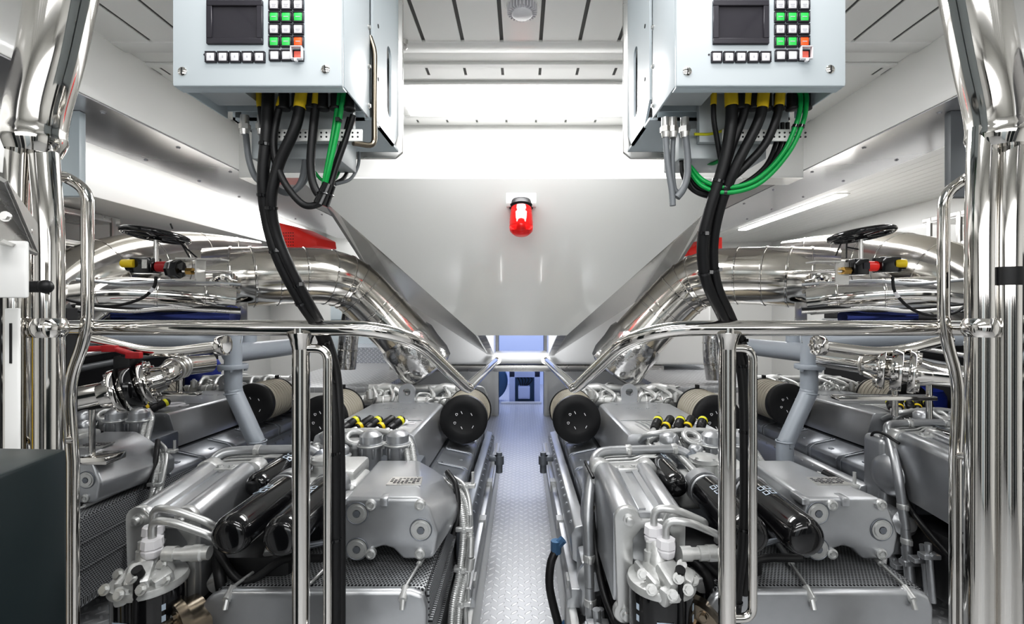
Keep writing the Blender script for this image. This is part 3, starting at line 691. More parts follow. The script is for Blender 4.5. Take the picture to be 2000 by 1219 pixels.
# harness hoses running over the housing and down the inner side
for dx, dy in ((0, 0), (.022, .01)):
    pts = [V((.14+dx, 2.12, -.54)), V((.22+dx, 2.04, -.565)), V((.265+dx, 1.95, -.65)), V((.33+dx, 1.88, -.65)), V((.40+dx, 1.83, -.655)), V((.475+dx, 1.78, -.69)), V((.505+dx, 1.72, -.78)), V((.50+dx, 1.68, -.90)), V((.48+dx, 1.64, -1.0)), V((.47+dx, 1.64, -1.15))]
    ps = smooth([p+V((0, dy, 0)) for p in pts]); b = B(); ribbed(b, ps, .0125, .006, .0016); obj('harness_hose', b, 'silverlt', E)
b = B(); tube(b, smooth([(.43, 1.84, -.62), (.47, 1.78, -.65), (.485, 1.74, -.74), (.47, 1.72, -.80)]), .011, 10); obj('cable', b, 'rubber', E)
b = B(); tube(b, smooth([(.42, 1.86, -.63), (.5, 1.80, -.66), (.53, 1.74, -.75), (.53, 1.68, -.9), (.52, 1.66, -1.0), (.53, 1.62, -1.15)]), .008, 10); obj('lead', b, 'silverlt', E)
for z, y in ((-.66, 1.81), (-.78, 1.72), (-.90, 1.68), (-1.0, 1.65)):
    b = B(); box(b, .478, .54, y-.013, y+.016, z-.008, z+.008, .004); cyl(b, (.53, y, z), (.53, y, z+.05), .006, seg=8); bolt(b, (.51, y-.013, z), (0, -1, 0), .007, .008); obj('hose_clamp', b, 'silverlt', E)
b = B(); cyl(b, (.535, 1.70, -.80), (.535, 1.68, -.86), .012); cyl(b, (.535, 1.68, -.86), (.53, 1.68, -.90), .016); obj('level_sensor', b, 'silverlt', E)
# coolant pipe with the wide bend, ribbed conduit, small tubes
b = B(); tube(b, fillet([(-.475, 1.66, -.95), (-.48, 1.70, -.70), (-.43, 1.83, -.545), (-.36, 1.86, -.545), (-.09, 1.88, -.545), (-.03, 1.86, -.60)], .09, 8), .0185, 16)
tube(b, [(-.475, 1.66, -.95), (-.47, 1.64, -1.2)], .0185, 14)
cp = obj('coolant_pipe', b, 'silver', E)
for p, d in (((-.30, 1.866, -.545), (1, 0.02, 0)), ((-.12, 1.88, -.545), (1, 0, 0)), ((-.4755, 1.675, -.86), (0, .1, 1)), ((-.475, 1.655, -1.0), (0, .1, 1))):
    b = B(); cyl(b, V(p)-V(d).normalized()*.012, V(p)+V(d).normalized()*.012, .0215, seg=18, w=.003); box(b, p[0]-.006, p[0]+.006, p[1]-.03, p[1]-.018, p[2]-.01, p[2]+.012, .002); obj('pipe_clamp', b, 'silverlt', cp)
b = B(); cyl(b, (-.07, 1.875, -.56), (-.02, 1.85, -.61), .027); obj('rubber_sleeve', b, 'silverdk', cp)
b = B(); ribbed(b, smooth([(-.11, 1.95, -.56), (-.085, 1.82, -.585), (-.07, 1.68, -.62), (-.065, 1.56, -.68), (-.05, 1.46, -.74)]), .0125, .0065, .002); obj('ribbed_conduit', b, 'silverlt', E)
for k in range(4):
    b = B(); y = 1.80+k*.02
    tube(b, fillet([(-.45, y-.02, -.60), (-.40, y, -.575+k*.006), (-.28, y+.02, -.575+k*.006), (-.25, y+.03, -.56), (-.16, y+.03, -.562), (-.12, y+.05, -.60)], .02, 4), .0055, 8); obj('small_tube', b, 'silverlt', E)
b = B(); tube(b, fillet([(-.455, 1.72, -.70), (-.45, 1.72, -.85), (-.42, 1.58, -.98), (-.41, 1.5, -1.0)], .05, 5), .006, 8); obj('drain_tube', b, 'bronze', E)
b = B(); tube(b, smooth([(-.46, 1.72, -.72), (-.45, 1.68, -.85), (-.44, 1.58, -.93), (-.40, 1.5, -1.02), (-.36, 1.44, -1.16)]), .012, 10); obj('hose', b, 'rubber', E)
# lower left service side: brackets, pipes, dark covers
b = B(); 
for k in range(5):
    y = 1.55+.05*k; cyl(b, (-.47+.02*(k % 2), y, -.96-.03*k), (-.45+.02*(k % 2), y, -1.2), .013, seg=10); box(b, -.5, -.43, y-.02, y+.02, -1.02-.04*k, -1.0-.04*k, .004); bolt(b, (-.47, y-.02, -1.0-.03*k), (0, -1, 0), .009, .012)
box(b, -.50, -.42, 1.72, 1.86, -1.1, -.90, .02); lathe(b, (-.46, 1.7, -.94), (0, -1, .2), [(.05, -.02), (.055, .02), (.04, .03), (.03, .05)], 20)
obj('service_pipes', b, 'silver', E)
b = B(); box(b, -.42, -.20, 1.48, 1.75, -1.2, -.92, .02); box(b, -.22, .02, 1.45, 1.7, -1.0, -.74, .03); tube(b, smooth([(-.2, 1.45, -.72), (-.1, 1.42, -.80), (.0, 1.45, -.75), (.12, 1.44, -.74)]), .012, 10); tube(b, smooth([(-.23, 1.5, -.74), (-.17, 1.42, -.78), (-.15, 1.42, -.9)]), .016, 10); obj('starter_housing', b, 'rubber', E, 'black housing carrying the shade under the filters')  # its black also stands in for the shaded gap below the filters
for k in range(2):
    b = B(); tube(b, smooth([(-.20, 1.5+.03*k, -.74-.02*k), (-.12, 1.50, -.755-.012*k), (-.02, 1.52, -.75-.01*k), (.15, 1.58, -.745)]), .008, 8); obj('small_tube', b, 'silverdk', E)
b = B(); tube(b, smooth([(-.455, 1.72, -.60), (-.47, 1.80, -.575), (-.46, 1.88, -.60), (-.44, 1.9, -.68)]), .006, 8); obj('hose', b, 'rubber', E)

S2 = 1.42
ENG.location.x += .71
dup(ENG, (-S2, 0, 0), 'silver marine diesel engine left of the aisle, nearest its left edge')
dup(ENG, (S2, .435, 0), 'silver marine diesel engine at the far right, set back beyond its neighbour')
dup(ENG, (-2*S2, .435, 0), 'silver marine diesel engine at the far left, set back beyond its neighbour')
# ================================================================ railings and pillars
def mxp(s): return lambda px, py, Y: at(px if s < 0 else 2036-px, py, Y)
for s in (-1, 1):
    A = mxp(s); side = 'left' if s < 0 else 'right'
    t = thing('guard_railing', 'polished steel guard railing at the %s with hooped post, sloping down beside the aisle' % side, 'railing', V((s*.7, 1.2, -1.3)), 'polished guard railings')
    b = B(); e0 = A(97, 640, 1.2) if s < 0 else at(1914, 641, 1.2)
    tube(b, fillet([e0, A(790, 641, 1.2), A(905, 752, 1.64)], .16, 10) + [A(915, 757, 1.66)], .0192, 18)
    ball(b, A(915, 757, 1.66), .0192)
    obj('top_rail', b, 'chrome', t)
    b = B(); tube(b, [A(915, 757, 1.66), A(970, 703, 2.95)], .0185, 16); cyl(b, A(970, 703, 2.93), A(970, 703, 2.98), .028); obj('hand_rail', b, 'chrome', t)
    b = B(); p = A(588, 641, 1.2) if s < 0 else at(1420, 641, 1.2); tube(b, [p, V((p.x, p.y, -1.3))], .0208, 18); lathe(b, p-V((0, 0, .012)), (0, 0, -1), [(.034, 0), (.027, .015), (.022, .035), (.0208, .04)], 20); obj('post', b, 'chrome', t)
    b = B(); q0 = A(590, 690, 1.2); h = A(640, 690, 1.2) if s < 0 else at(1470, 690, 1.2)
    zb = -.765 if s > 0 else -.80
    tube(b, fillet([V((p.x, 1.2, q0.z+.012)), V((h.x, 1.2, q0.z+.012)), V((h.x, 1.2, zb)), V((p.x, 1.2, zb))], .055, 8), .0108, 14); obj('hoop', b, 'chrome', t)
    # bulky corner pillar: thick pipe parting into two
    t = thing('steel_pillar', 'thick polished steel pillar at the %s edge parting into two upright pipes' % side, 'pillar', V((s*.97, 1.1, -1.3)))
    Yp = 1.08
    b = B()
    if s < 0: pts = [at(140, -90, Yp), at(122, 0, Yp), at(100, 110, Yp), at(74, 215, Yp), at(66, 300, Yp)]
    else: pts = [at(1888, -90, Yp), at(1903, 0, Yp), at(1925, 120, Yp), at(1944, 215, Yp), at(1948, 290, Yp)]
    ps = smooth(pts, 6); rs = [.060*(1-.12*i/(len(ps)-1)) for i in range(len(ps))]
    rs[-1] = .046; rs[-2] = .052; rs[-3] = .056
    tube(b, ps, rs, 32); obj('upper_pipe', b, 'chrome', t)
    b = B()
    if s < 0: tube(b, smooth([at(84, 250, Yp), at(88, 330, Yp), at(96, 450, Yp), at(97, 640, Yp)]) + [V((at(97, 640, Yp).x, Yp, -1.3))], .0262, 24)
    else: tube(b, smooth([at(1920, 250, Yp), at(1917, 330, Yp), at(1914, 450, Yp), at(1914, 640, Yp)]) + [V((at(1911, 640, Yp).x, Yp, -1.3))], .0268, 24)
    obj('inner_pipe', b, 'chrome', t)
    b = B()
    if s < 0: tube(b, smooth([at(42, 250, Yp), at(36, 330, Yp), at(33, 450, Yp), at(33, 640, Yp)]) + [V((at(33, 640, Yp).x, Yp, -1.3))], .0235, 24)
    else: tube(b, smooth([at(1972, 250, Yp), at(1968, 330, Yp), at(1965, 450, Yp), at(1964, 640, Yp)]) + [V((at(1963, 640, Yp).x, Yp, -1.3))], .0285, 24)
    obj('outer_pipe', b, 'chrome', t)
    b = B(); jc = at(97 if s < 0 else 1914, 640, Yp); ball(b, jc+V((0, .0, 0)), .034); tube(b, [jc, at(97 if s < 0 else 1914, 640, 1.2)], .024, 18); ball(b, at(97 if s < 0 else 1914, 640, 1.2), .022)
    obj('joint', b, 'chrome', t)
    # slim grab rail beside the pillar
    t = thing('grab_rail', 'slim bent steel grab rail standing just inside the %s pillar' % side, 'grab rail', V((s*1.05, 1.18, -1.3)))
    b = B(); Y = 1.18
    if s < 0: pts = [at(100, 343, 1.1), at(128, 345, Y), at(171, 372, Y), at(171, 650, Y), at(133, 750, Y), at(143, 900, Y)]
    else: pts = [at(1905, 343, 1.1), at(1888, 347, Y), at(1843, 380, Y), at(1843, 650, Y), at(1873, 745, Y), at(1866, 900, Y)]
    tube(b, fillet(pts, .06, 7) + [V((pts[-1].x, Y, -1.3))], .0128, 16); obj('rail', b, 'chrome', t)
    b = B()
    if s < 0: tube(b, [at(140, 860, Y), at(97, 860, 1.1)], .0085, 12)
    else: tube(b, [at(1868, 890, Y), at(1912, 892, 1.1)], .0085, 12)
    obj('bracket', b, 'chrome', t)
# rubber clip on the right pillar
b = B(); p = at(1964, 540, 1.08); cyl(b, p-V((0, 0, .02)), p+V((0, 0, .02)), .0315, seg=24)
tag(obj('rubber_sleeve', b, 'rubber'), 'short black rubber sleeve around the outer pipe of the right pillar', 'sleeve')

# ================================================================ control boxes
def rects_frame(b, x0, x1, z0, z1, y0, y1, w):
    for a in ((x0, x1, z0, z0+w), (x0, x1, z1-w, z1), (x0, x0+w, z0+w, z1-w), (x1-w, x1, z0+w, z1-w)): box(b, a[0], a[1], y0, y1, a[2], a[3], .0008, 1)
def control_box(ox, label, side):
    "front lower left corner of the left box is at pixel (335,168); mm per pixel is one at this depth"
    Y = .95; k = Y/950
    X = lambda px: (px-1018)*k+ox
    Z = lambda py: (602-py)*k
    t = thing('control_box', label, 'control box', (X(501), 1.05, Z(168)), 'hanging engine control boxes')
    x0, x1, z0, z1 = X(336), X(668), Z(168), Z(168)+.42
    b = B(); box(b, x0, x1, Y, Y+.012, z0, z1, .004)
    prism(b, [(Y+.0, z0+.004), (Y+.012, z0), (Y+.03, z0), (Y+.03, z0+.003)], 0, x0+.002, x1-.002); obj('front_cover', b, 'boxgrey', t)
    b = B()
    for xa, xb in ((x0, x0+.004), (x1-.004, x1)): box(b, xa, xb, Y+.0145, Y+.175, z0+.004, z1, .001)
    box(b, x0, x1, Y+.171, Y+.175, z0+.02, z1)
    box(b, x0+.004, x1-.004, Y+.0145, Y+.17, z1-.004, z1)
    obj('housing', b, 'boxgrey', t)
    b = B()
    for xx, d in ((x0, -1), (x1, 1)):
        for zz in (z0+.03, z0+.12, z0+.21): bolt(b, (xx, Y+.165, zz), (d, 0, 0), .004, .005)
    obj('side_screws', b, 'steel', t)
    b = B(); box(b, x0+.004, x1-.004, Y+.0145, Y+.17, z0+.05, z0+.06)
    box(b, x0+.004, x0+.10, Y+.02, Y+.14, z0+.02, z0+.05)
    obj('inner_tray', b, 'boxin', t)
    b = B(); rects_frame(b, X(406), X(515), Z(88), Z(3), Y-.006, Y, .011); fr = obj('screen_bezel', b, 'bezel', t)
    b = B(); box(b, X(417), X(504), Y-.002, Y, Z(77), Z(14)); obj('screen', b, 'screen', fr)
    cols = {'w': 'keywhite', 'g': 'keygreen', 'r': 'keyred', 'p': 'keypink'}
    keys = [(cx, cy, c) for cy, row in zip((11, 35, 59, 83), ('www', 'ggg', 'www', 'ggr')) for cx, c in zip((537, 560.5, 584), row)]
    keys += [(cx, 110, c) for cx, c in zip((538, 561, 584), 'wwp')] + [(cx, 113, 'w') for cx in (413.5, 437.5, 461, 485, 508.5)]
    for cx, cy, c in keys:
        b = B(); rects_frame(b, X(cx-10.8), X(cx+10.8), Z(cy+10.8), Z(cy-10.8), Y-.006, Y, .0028)
        kf = obj('push_button', b, 'bezel', t)
        b = B(); box(b, X(cx-8), X(cx+8), Y-.005, Y, Z(cy+8), Z(cy-8), .0012, 2); cap = obj('button_cap', b, cols[c], kf)
        b = B()
        if cy < 100:
            for j in range(2 if c == 'w' else 1):
                w = 4.5 if j == 0 else 3.2; box(b, X(cx-w), X(cx+w), Y-.0054, Y-.0049, Z(cy+1.2+j*3.4), Z(cy-.4+j*3.4))
        elif cy == 113: box(b, X(cx-1), X(cx+1.5), Y-.0054, Y-.0049, Z(cy+2), Z(cy-2))
        if len(b.verts): obj('key_legend', b, 'ink', kf)
        else: b.free()
        if c == 'p':
            b = B(); rects_frame(b, X(cx-11.5), X(cx+11.5), Z(cy+11.5), Z(cy-14), Y-.014, Y-.006, .0022); box(b, X(cx-3), X(cx+2), Y-.015, Y-.008, Z(cy+16), Z(cy+11)); obj('guard_frame', b, 'keywhite', kf)
    b = B(); lathe(b, (X(399.5), Y, Z(107)), (0, -1, 0), [(.002, 0), (.0018, .001), (.0001, .001)], 12); obj('indicator', b, 'bezel', t)
    for cx, cy in ((357, 140), (636, 136)):
        b = B(); lathe(b, (X(cx), Y, Z(cy)), (0, -1, 0), [(.0088, 0), (.0085, .002), (.006, .0035), (.0001, .004)], 24); sw = obj('cover_screw', b, 'chrome', t)
        b = B(); box(b, X(cx)-.0011, X(cx)+.0011, Y-.0044, Y-.0036, Z(cy)-.0065, Z(cy)+.0065); obj('slot', b, 'dark', sw)
    # connector field under the lid
    b = B(); box(b, x0+.10, x1-.03, 1.10, 1.118, z0-.058, z0+.05, .001); box(b, x0+.06, x1-.07, 1.12, 1.24, z0-.09, z0-.02, .003); obj('connector_plate', b, 'boxin', t)
    b = B(); box(b, x0+.14, x1+.0 if side < 0 else x1-.03, 1.07, 1.075, z0-.066, z0-.04, .001)
    sp = obj('perforated_strip', b, 'ceil', t)
    b = B()
    for j in range(16):
        for r in range(2): cyl(b, (x0+.15+j*.0115, 1.071, z0-.048-r*.009), (x0+.15+j*.0115, 1.0695, z0-.048-r*.009), .0022, seg=8)
    obj('strip_holes', b, 'dark', sp)
    for j in range(6):
        xx = x0+.17+j*.028; b = B(); cyl(b, (xx, 1.05, z0+.03), (xx, 1.05, z0+.0), .011, seg=12); cyl(b, (xx, 1.05, z0+.0), (xx, 1.05, z0-.006), .0135, seg=12, w=.001)
        obj('cable_socket', b, 'rubber', t)
    gx = (478, 510) if side < 0 else (300-301+301, 336)
    for j, g in enumerate((478, 511) if side < 0 else (1302-301+18-18, 1316-301+0, 1338-301)):
        if side < 0: p = at(g, 243, 1.11)
        else: p = at((1300, 1314, 1337)[j], 248, 1.08)
        b = B(); cyl(b, p+V((0, 0, .02)), p-V((0, 0, .0)), .0095, seg=12); cyl(b, p, p-V((0, 0, .012)), .0125, seg=6); cyl(b, p-V((0, 0, .012)), p-V((0, 0, .024)), .0105, .008, seg=12); obj('cable_gland', b, 'steel', t)
    if side > 0:
        b = B(); box(b, X(1268-300+0), X(1268-300+135), 1.04, 1.13, z0-.07, z0-.064, .001)
        b.free()
    # mounting bracket at the back
    xs = x1 if side < 0 else x0; d = -side   # the face turned to the aisle
    b = B()
    zb = .445; zt = zc
    y0, y1 = 1.15, 1.385
    # side plate with a long oval opening
    tt = bmesh.new(); oc = (1.29, .60); n = 28
    ov = [(oc[0]+.022*math.cos(2*PI*i/n), oc[1]+.022*math.sin(2*PI*i/n)+(.07 if math.sin(2*PI*i/n) > 0 else -.07)) for i in range(n)]
    def sq(i):
        a = 2*PI*i/n; c, s_ = math.cos(a), math.sin(a); m_ = max(abs(c)/((y1-y0)/2), abs(s_)/((zt-zb)/2)); return ((y0+y1)/2+c/m_, (zb+zt)/2+s_/m_)
    so = [sq(i) for i in range(n)]
    for xx in (xs, xs-d*.006):
        pass
    xa, xb = xs, xs-d*.006
    ra = [tt.verts.new((xa, *p)) for p in so]; rb = [tt.verts.new((xa, *p)) for p in ov]; rc = [tt.verts.new((xb, *p)) for p in ov]; rd = [tt.verts.new((xb, *p)) for p in so]
    ring_strip(tt, [ra, rb, rc, rd], closed=True); merge(b, tt)
    box(b, x0+.02, x1-.02, y0, y0+.006, zb, zt); box(b, x0, x1, y0, y1, zb, zb+.006)
    other = x0 if side < 0 else x1
    box(b, min(other, other+d*.006), max(other, other+d*.006), y0, y1, zb, zt)
    br = obj('mounting_bracket', b, 'boxgrey', t)
    b = B(); prism(b, [(x0-.005, zt), (x0-.005, zb-.0), (x0+.01, zb-.018), (x1-.01 if side < 0 else x1, zb-.018), (x1+.012, zb-.0), (x1+.012, zt)] if side < 0 else [(x0-.012, zt), (x0-.012, zb), (x0+.01, zb-.018), (x1-.01, zb-.018), (x1+.005, zb), (x1+.005, zt)], 1, 1.387, 1.40, .004)
    obj('back_plate', b, 'steel', br)
    b = B()
    for zz in (.56, .69, .80): cyl(b, (xs, 1.19, zz), (xs+d*.001, 1.19, zz), .005, seg=12)
    obj('bolt_holes', b, 'dark', br)
    if side < 0:
        b = B(); tube(b, fillet([(xs-.004, 1.135, z0+.20), (xs+.006, 1.14, z0+.17), (xs+.006, 1.14, z0-.055), (xs-.03, 1.10, z0-.06)], .02, 5), .0065, 10); obj('edge_trim', b, 'bronze', br)
    return t
control_box(0, 'pale grey control box hanging from the ceiling left of the middle light panel', -1)
control_box(.985, 'pale grey control box hanging from the ceiling right of the middle light panel', 1)

# ================================================================ cables
cid = [0]
def cable(pts, r, m, label, cat='cable', group=None, name='cable', ties=(), tags=None, seg=12, n=8):
    ps = smooth(pts, n)
    t = thing(name, label, cat, ps[-1]-V((0, 0, r)), group)
    b = B(); tube(b, ps, r, seg); o = obj('sheath', b, m, t)
    for i in ties:
        k = min(len(ps)-2, max(1, int(i*len(ps)))); bb = B(); d = (ps[k+1]-ps[k-1]).normalized()
        cyl(bb, ps[k]-d*.003, ps[k]+d*.003, r*1.1+.001, seg=14); x_, y_, _ = frame_of(d); box(bb, -.004, .004, -.004, .004, -.004, .004, 0, 1, Matrix.Translation(ps[k]+x_*(r+.002)))
        obj('cable_tie', bb, 'black', t)
    if tags:
        bb = B(); tp = [ps[0]]; ln = 0
        for q_ in ps[1:]:
            ln += (q_-tp[-1]).length; tp.append(q_)
            if ln > .03: break
        if ln > .05: tp[-1] = tp[-2]+(tp[-1]-tp[-2])*(.04/ln)
        tube(bb, tp, r+.0012, seg); obj('yellow_marker', bb, tags, t)
    return t
def a_(*pp): return [at(*p) for p in pp]
# the two heavy looms that run down to the railings
cable(a_((524, 178, 1.05), (521, 260, 1.05), (514, 350, 1.06), (522, 430, 1.08), (546, 510, 1.10), (588, 590, 1.14), (622, 645, 1.22), (645, 720, 1.25), (653, 850, 1.22), (655, 1000, 1.22), (655, 1219, 1.22), (655, 1300, 1.22)), .0125, 'rubber',
      'thick black cable from the left control box, lowest strand beside the left hoop', 'cable', None, 'power_cable', (.12, .22, .34, .46, .58, .66, .75, .84, .92))
cable(a_((590, 178, 1.04), (578, 245, 1.04), (545, 320, 1.05), (530, 390, 1.06), (538, 450, 1.08), (565, 520, 1.10), (602, 590, 1.14), (634, 650, 1.235), (657, 730, 1.25), (664, 850, 1.235), (666, 1000, 1.235), (666, 1219, 1.235)), .0115, 'rubber',
      'thick black cable curving left under the left control box to join the heavy loom', 'cable', None, 'power_cable', (.3, .5), 'yellow')
cable(a_((1428, 178, 1.05), (1428, 240, 1.05), (1414, 320, 1.06), (1386, 410, 1.08), (1372, 480, 1.10), (1380, 550, 1.13), (1412, 620, 1.2), (1438, 680, 1.25), (1452, 760, 1.25), (1455, 900, 1.235), (1452, 1050, 1.235), (1440, 1160, 1.25), (1432, 1300, 1.25)), .0128, 'rubber',
      'thick black cable from the right control box, foremost strand down to the right hoop', 'cable', None, 'power_cable', (.2, .3, .4, .52, .62, .72, .82, .92), 'yellow')
cable(a_((1492, 178, 1.04), (1482, 235, 1.04), (1440, 320, 1.05), (1408, 400, 1.08), (1393, 480, 1.115), (1400, 555, 1.145), (1430, 625, 1.215), (1455, 690, 1.27), (1464, 780, 1.265), (1466, 900, 1.25), (1464, 1050, 1.25), (1452, 1160, 1.265)), .0115, 'rubber',
      'thick black cable swinging left under the right control box to join the heavy loom', 'cable', None, 'power_cable', (.42, .6), 'yellow')
# smaller looms under the left box
LB = 'under the left control box'; RB = 'under the right control box'
cable(a_((556, 178, 1.05), (541, 230, 1.05), (535, 290, 1.05), (552, 350, 1.05), (590, 398, 1.05), (622, 398, 1.05), (640, 375, 1.05)), .0075, 'rubber', 'black cable %s dipping lowest in a wide loop' % LB, ties=(.93,), tags='yellow')
cable(a_((505, 178, 1.07), (512, 240, 1.07), (530, 300, 1.07), (560, 365, 1.07), (600, 402, 1.06), (630, 392, 1.05)), .0055, 'rubber', 'thin black cable %s starting at its left yellow marker' % LB, tags='yellow')
cable(a_((620, 178, 1.05), (612, 250, 1.05), (607, 320, 1.05), (614, 365, 1.05), (630, 385, 1.05), (642, 372, 1.05)), .009, 'rubber', 'thick black cable %s hanging straight then hooking right' % LB, tags='yellow')
cable(a_((673, 176, 1.04), (659, 255, 1.04), (645, 320, 1.04), (633, 372, 1.05)), .0052, 'green', 'right of the pair of bright green cables %s' % LB, ties=(.25,))
cable(a_((664, 176, 1.045), (652, 255, 1.045), (640, 320, 1.045), (630, 376, 1.05)), .0052, 'green', 'left of the pair of bright green cables %s' % LB)
cable(a_((690, 225, 1.07), (676, 270, 1.07), (655, 330, 1.06), (640, 385, 1.05)), .0065, 'rubber', 'black cable %s slanting beside the green pair' % LB)
cable(a_((682, 230, 1.09), (668, 280, 1.09), (648, 340, 1.08), (638, 382, 1.06)), .005, 'rubber', 'thin black cable %s half hidden behind the slanting one' % LB)
cable(a_((480, 262, 1.11), (486, 310, 1.11), (498, 345, 1.11), (514, 358, 1.10)), .0068, 'greytube', 'grey cable at the far left %s, dropping from a gland' % LB)
cable(a_((512, 262, 1.11), (516, 310, 1.11), (524, 350, 1.11), (556, 376, 1.11), (588, 355, 1.12), (600, 275, 1.14)), .0068, 'greytube', 'grey cable looping up behind the black ones %s' % LB)
cable(a_((606, 270, 1.16), (603, 330, 1.15), (590, 360, 1.14), (562, 378, 1.13), (535, 365, 1.12)), .006, 'greytube', 'second grey loop behind the black cables %s' % LB)
cable(a_((683, 297, 1.25), (681, 325, 1.25), (672, 347, 1.22), (652, 358, 1.18), (640, 350, 1.16)), .0045, 'rubber', 'short thin black loop behind the green pair %s' % LB)
cable(a_((702, 297, 1.25), (699, 325, 1.25), (684, 350, 1.22), (655, 360, 1.18)), .004, 'greytube', 'short thin grey loop rightmost %s' % LB)
cable(a_((660, 297, 1.25), (664, 325, 1.25), (655, 348, 1.2), (630, 352, 1.16), (610, 330, 1.14)), .0038, 'green', 'thin dark green cable behind the bright green pair %s' % LB)
cable(a_((530, 250, 1.12), (560, 249, 1.12), (590, 256, 1.12), (612, 270, 1.13)), .0032, 'lime', 'short yellow earth wire across the plate %s' % LB)
cable(a_((638, 296, 1.2), (638, 330, 1.18), (637, 360, 1.1)), .003, 'copper', 'thin brown wire hanging behind the green pair %s' % LB)
b = B(); p = at(636, 380, 1.05); cyl(b, p-V((.01, 0, .022)), p+V((.008, 0, .022)), .017, .014, seg=14); torus(b, p, (.2, 0, 1), .0165, .002, 20, 6)
tag(obj('cable_tie_bunch', b, 'black'), 'black strap gathering the cable ends %s' % LB, 'cable tie')
# smaller looms under the right box
cable(a_((1394, 178, 1.06), (1394, 230, 1.06), (1400, 270, 1.07), (1408, 315, 1.08)), .0055, 'rubber', 'thin black cable with long yellow marker %s' % RB, tags='yellow')
cable(a_((1460, 178, 1.05), (1452, 225, 1.05), (1430, 285, 1.06), (1410, 350, 1.07), (1396, 400, 1.09)), .0095, 'rubber', 'black cable with yellow marker second from the left loom %s' % RB, tags='yellow')
cable(a_((1525, 178, 1.04), (1518, 225, 1.04), (1495, 280, 1.05), (1455, 325, 1.06), (1420, 355, 1.07)), .009, 'rubber', 'black cable swinging widest to the right %s' % RB, tags='yellow')
for k in range(3):
    cable(a_((1518+10*k, 240, 1.10), (1515+10*k, 280, 1.10), (1490+8*k, 330, 1.09), (1430+5*k, 368+3*k, 1.09), (1370-3*k, 362+6*k, 1.10), (1345-3*k, 330+4*k, 1.11)), .0048, 'rubber',
          '%s of three thin black cables curving beside the green pair %s' % (('innermost', 'middle', 'outermost')[k], RB))
for k in range(2):
    cable(a_((1558+13*k, 172, 1.04), (1564+11*k, 196, 1.04), (1556+12*k, 240, 1.04), (1528+11*k, 300, 1.045), (1478+7*k, 350+7*k, 1.05), (1424, 366+10*k, 1.06), (1376-3*k, 354+10*k, 1.08), (1345-3*k, 322+6*k, 1.10)), .005, 'green',
          '%s of the pair of bright green cables %s' % (('inner', 'outer')[k], RB), ties=(.3, .72))
cable(a_((1300, 265, 1.08), (1304, 320, 1.08), (1312, 372, 1.08), (1314, 402, 1.08)), .0068, 'greytube', 'leftmost grey cable hanging straight %s' % RB, name='hanging_cable')
cable(a_((1315, 262, 1.09), (1313, 320, 1.09), (1316, 365, 1.09), (1324, 378, 1.09)), .006, 'greytube', 'middle grey cable hanging %s' % RB)
cable(a_((1338, 262, 1.08), (1343, 310, 1.08), (1342, 345, 1.08), (1334, 370, 1.08), (1322, 386, 1.08)), .0078, 'greytube', 'rightmost grey cable curving back %s' % RB)
cable(a_((1345, 296, 1.25), (1362, 312, 1.22), (1390, 320, 1.15), (1408, 312, 1.12)), .004, 'green', 'thin dark green cable behind the looms %s' % RB)
cable(a_((1365, 296, 1.25), (1374, 312, 1.2), (1398, 318, 1.14)), .004, 'rubber', 'short thin black loop behind the looms %s' % RB)
cable(a_((1356, 262, 1.10), (1385, 262, 1.10), (1410, 256, 1.10), (1432, 245, 1.09)), .0032, 'lime', 'short yellow earth wire across the plate %s' % RB)
cable(a_((1330, 300, 1.14), (1333, 340, 1.13), (1352, 370, 1.12), (1385, 384, 1.11), (1420, 380, 1.10)), .005, 'rubber', 'thin black cable dipping lowest %s' % RB)
# ================================================================ exhaust pipes, valves and the things around the engines
def pipe_thing(name, label, cat, pts, r, m, bands, bandr=1.03, group=None, seg=40, n=8, band_m='chrome', bw=.006):
    ps = smooth(pts, n)
    L = [0]
    for p, q in zip(ps, ps[1:]): L.append(L[-1]+(q-p).length)
    t = thing(name, label, cat, ps[0]-V((0, 0, r)), group)
    b = B(); tube(b, ps, r, seg); obj('pipe', b, m, t)
    for f in bands:
        s_ = f*L[-1]; k = max(j for j in range(len(L)) if L[j] <= s_); k = min(k, len(ps)-2)
        u = (s_-L[k])/max(1e-6, L[k+1]-L[k]); c = ps[k].lerp(ps[k+1], u)
        d = (ps[min(k+1, len(ps)-1)]-ps[max(0, k-1)]).normalized()
        bb = B(); lathe(bb, c-d*bw, d, [(r*.99, 0), (r*bandr, bw*.4), (r*bandr, bw*1.6), (r*.99, bw*2)], seg)
        x_, y_, _ = frame_of(d); bx = c+x_*r*bandr
        obj('seam_band', bb, band_m, t)
    return t
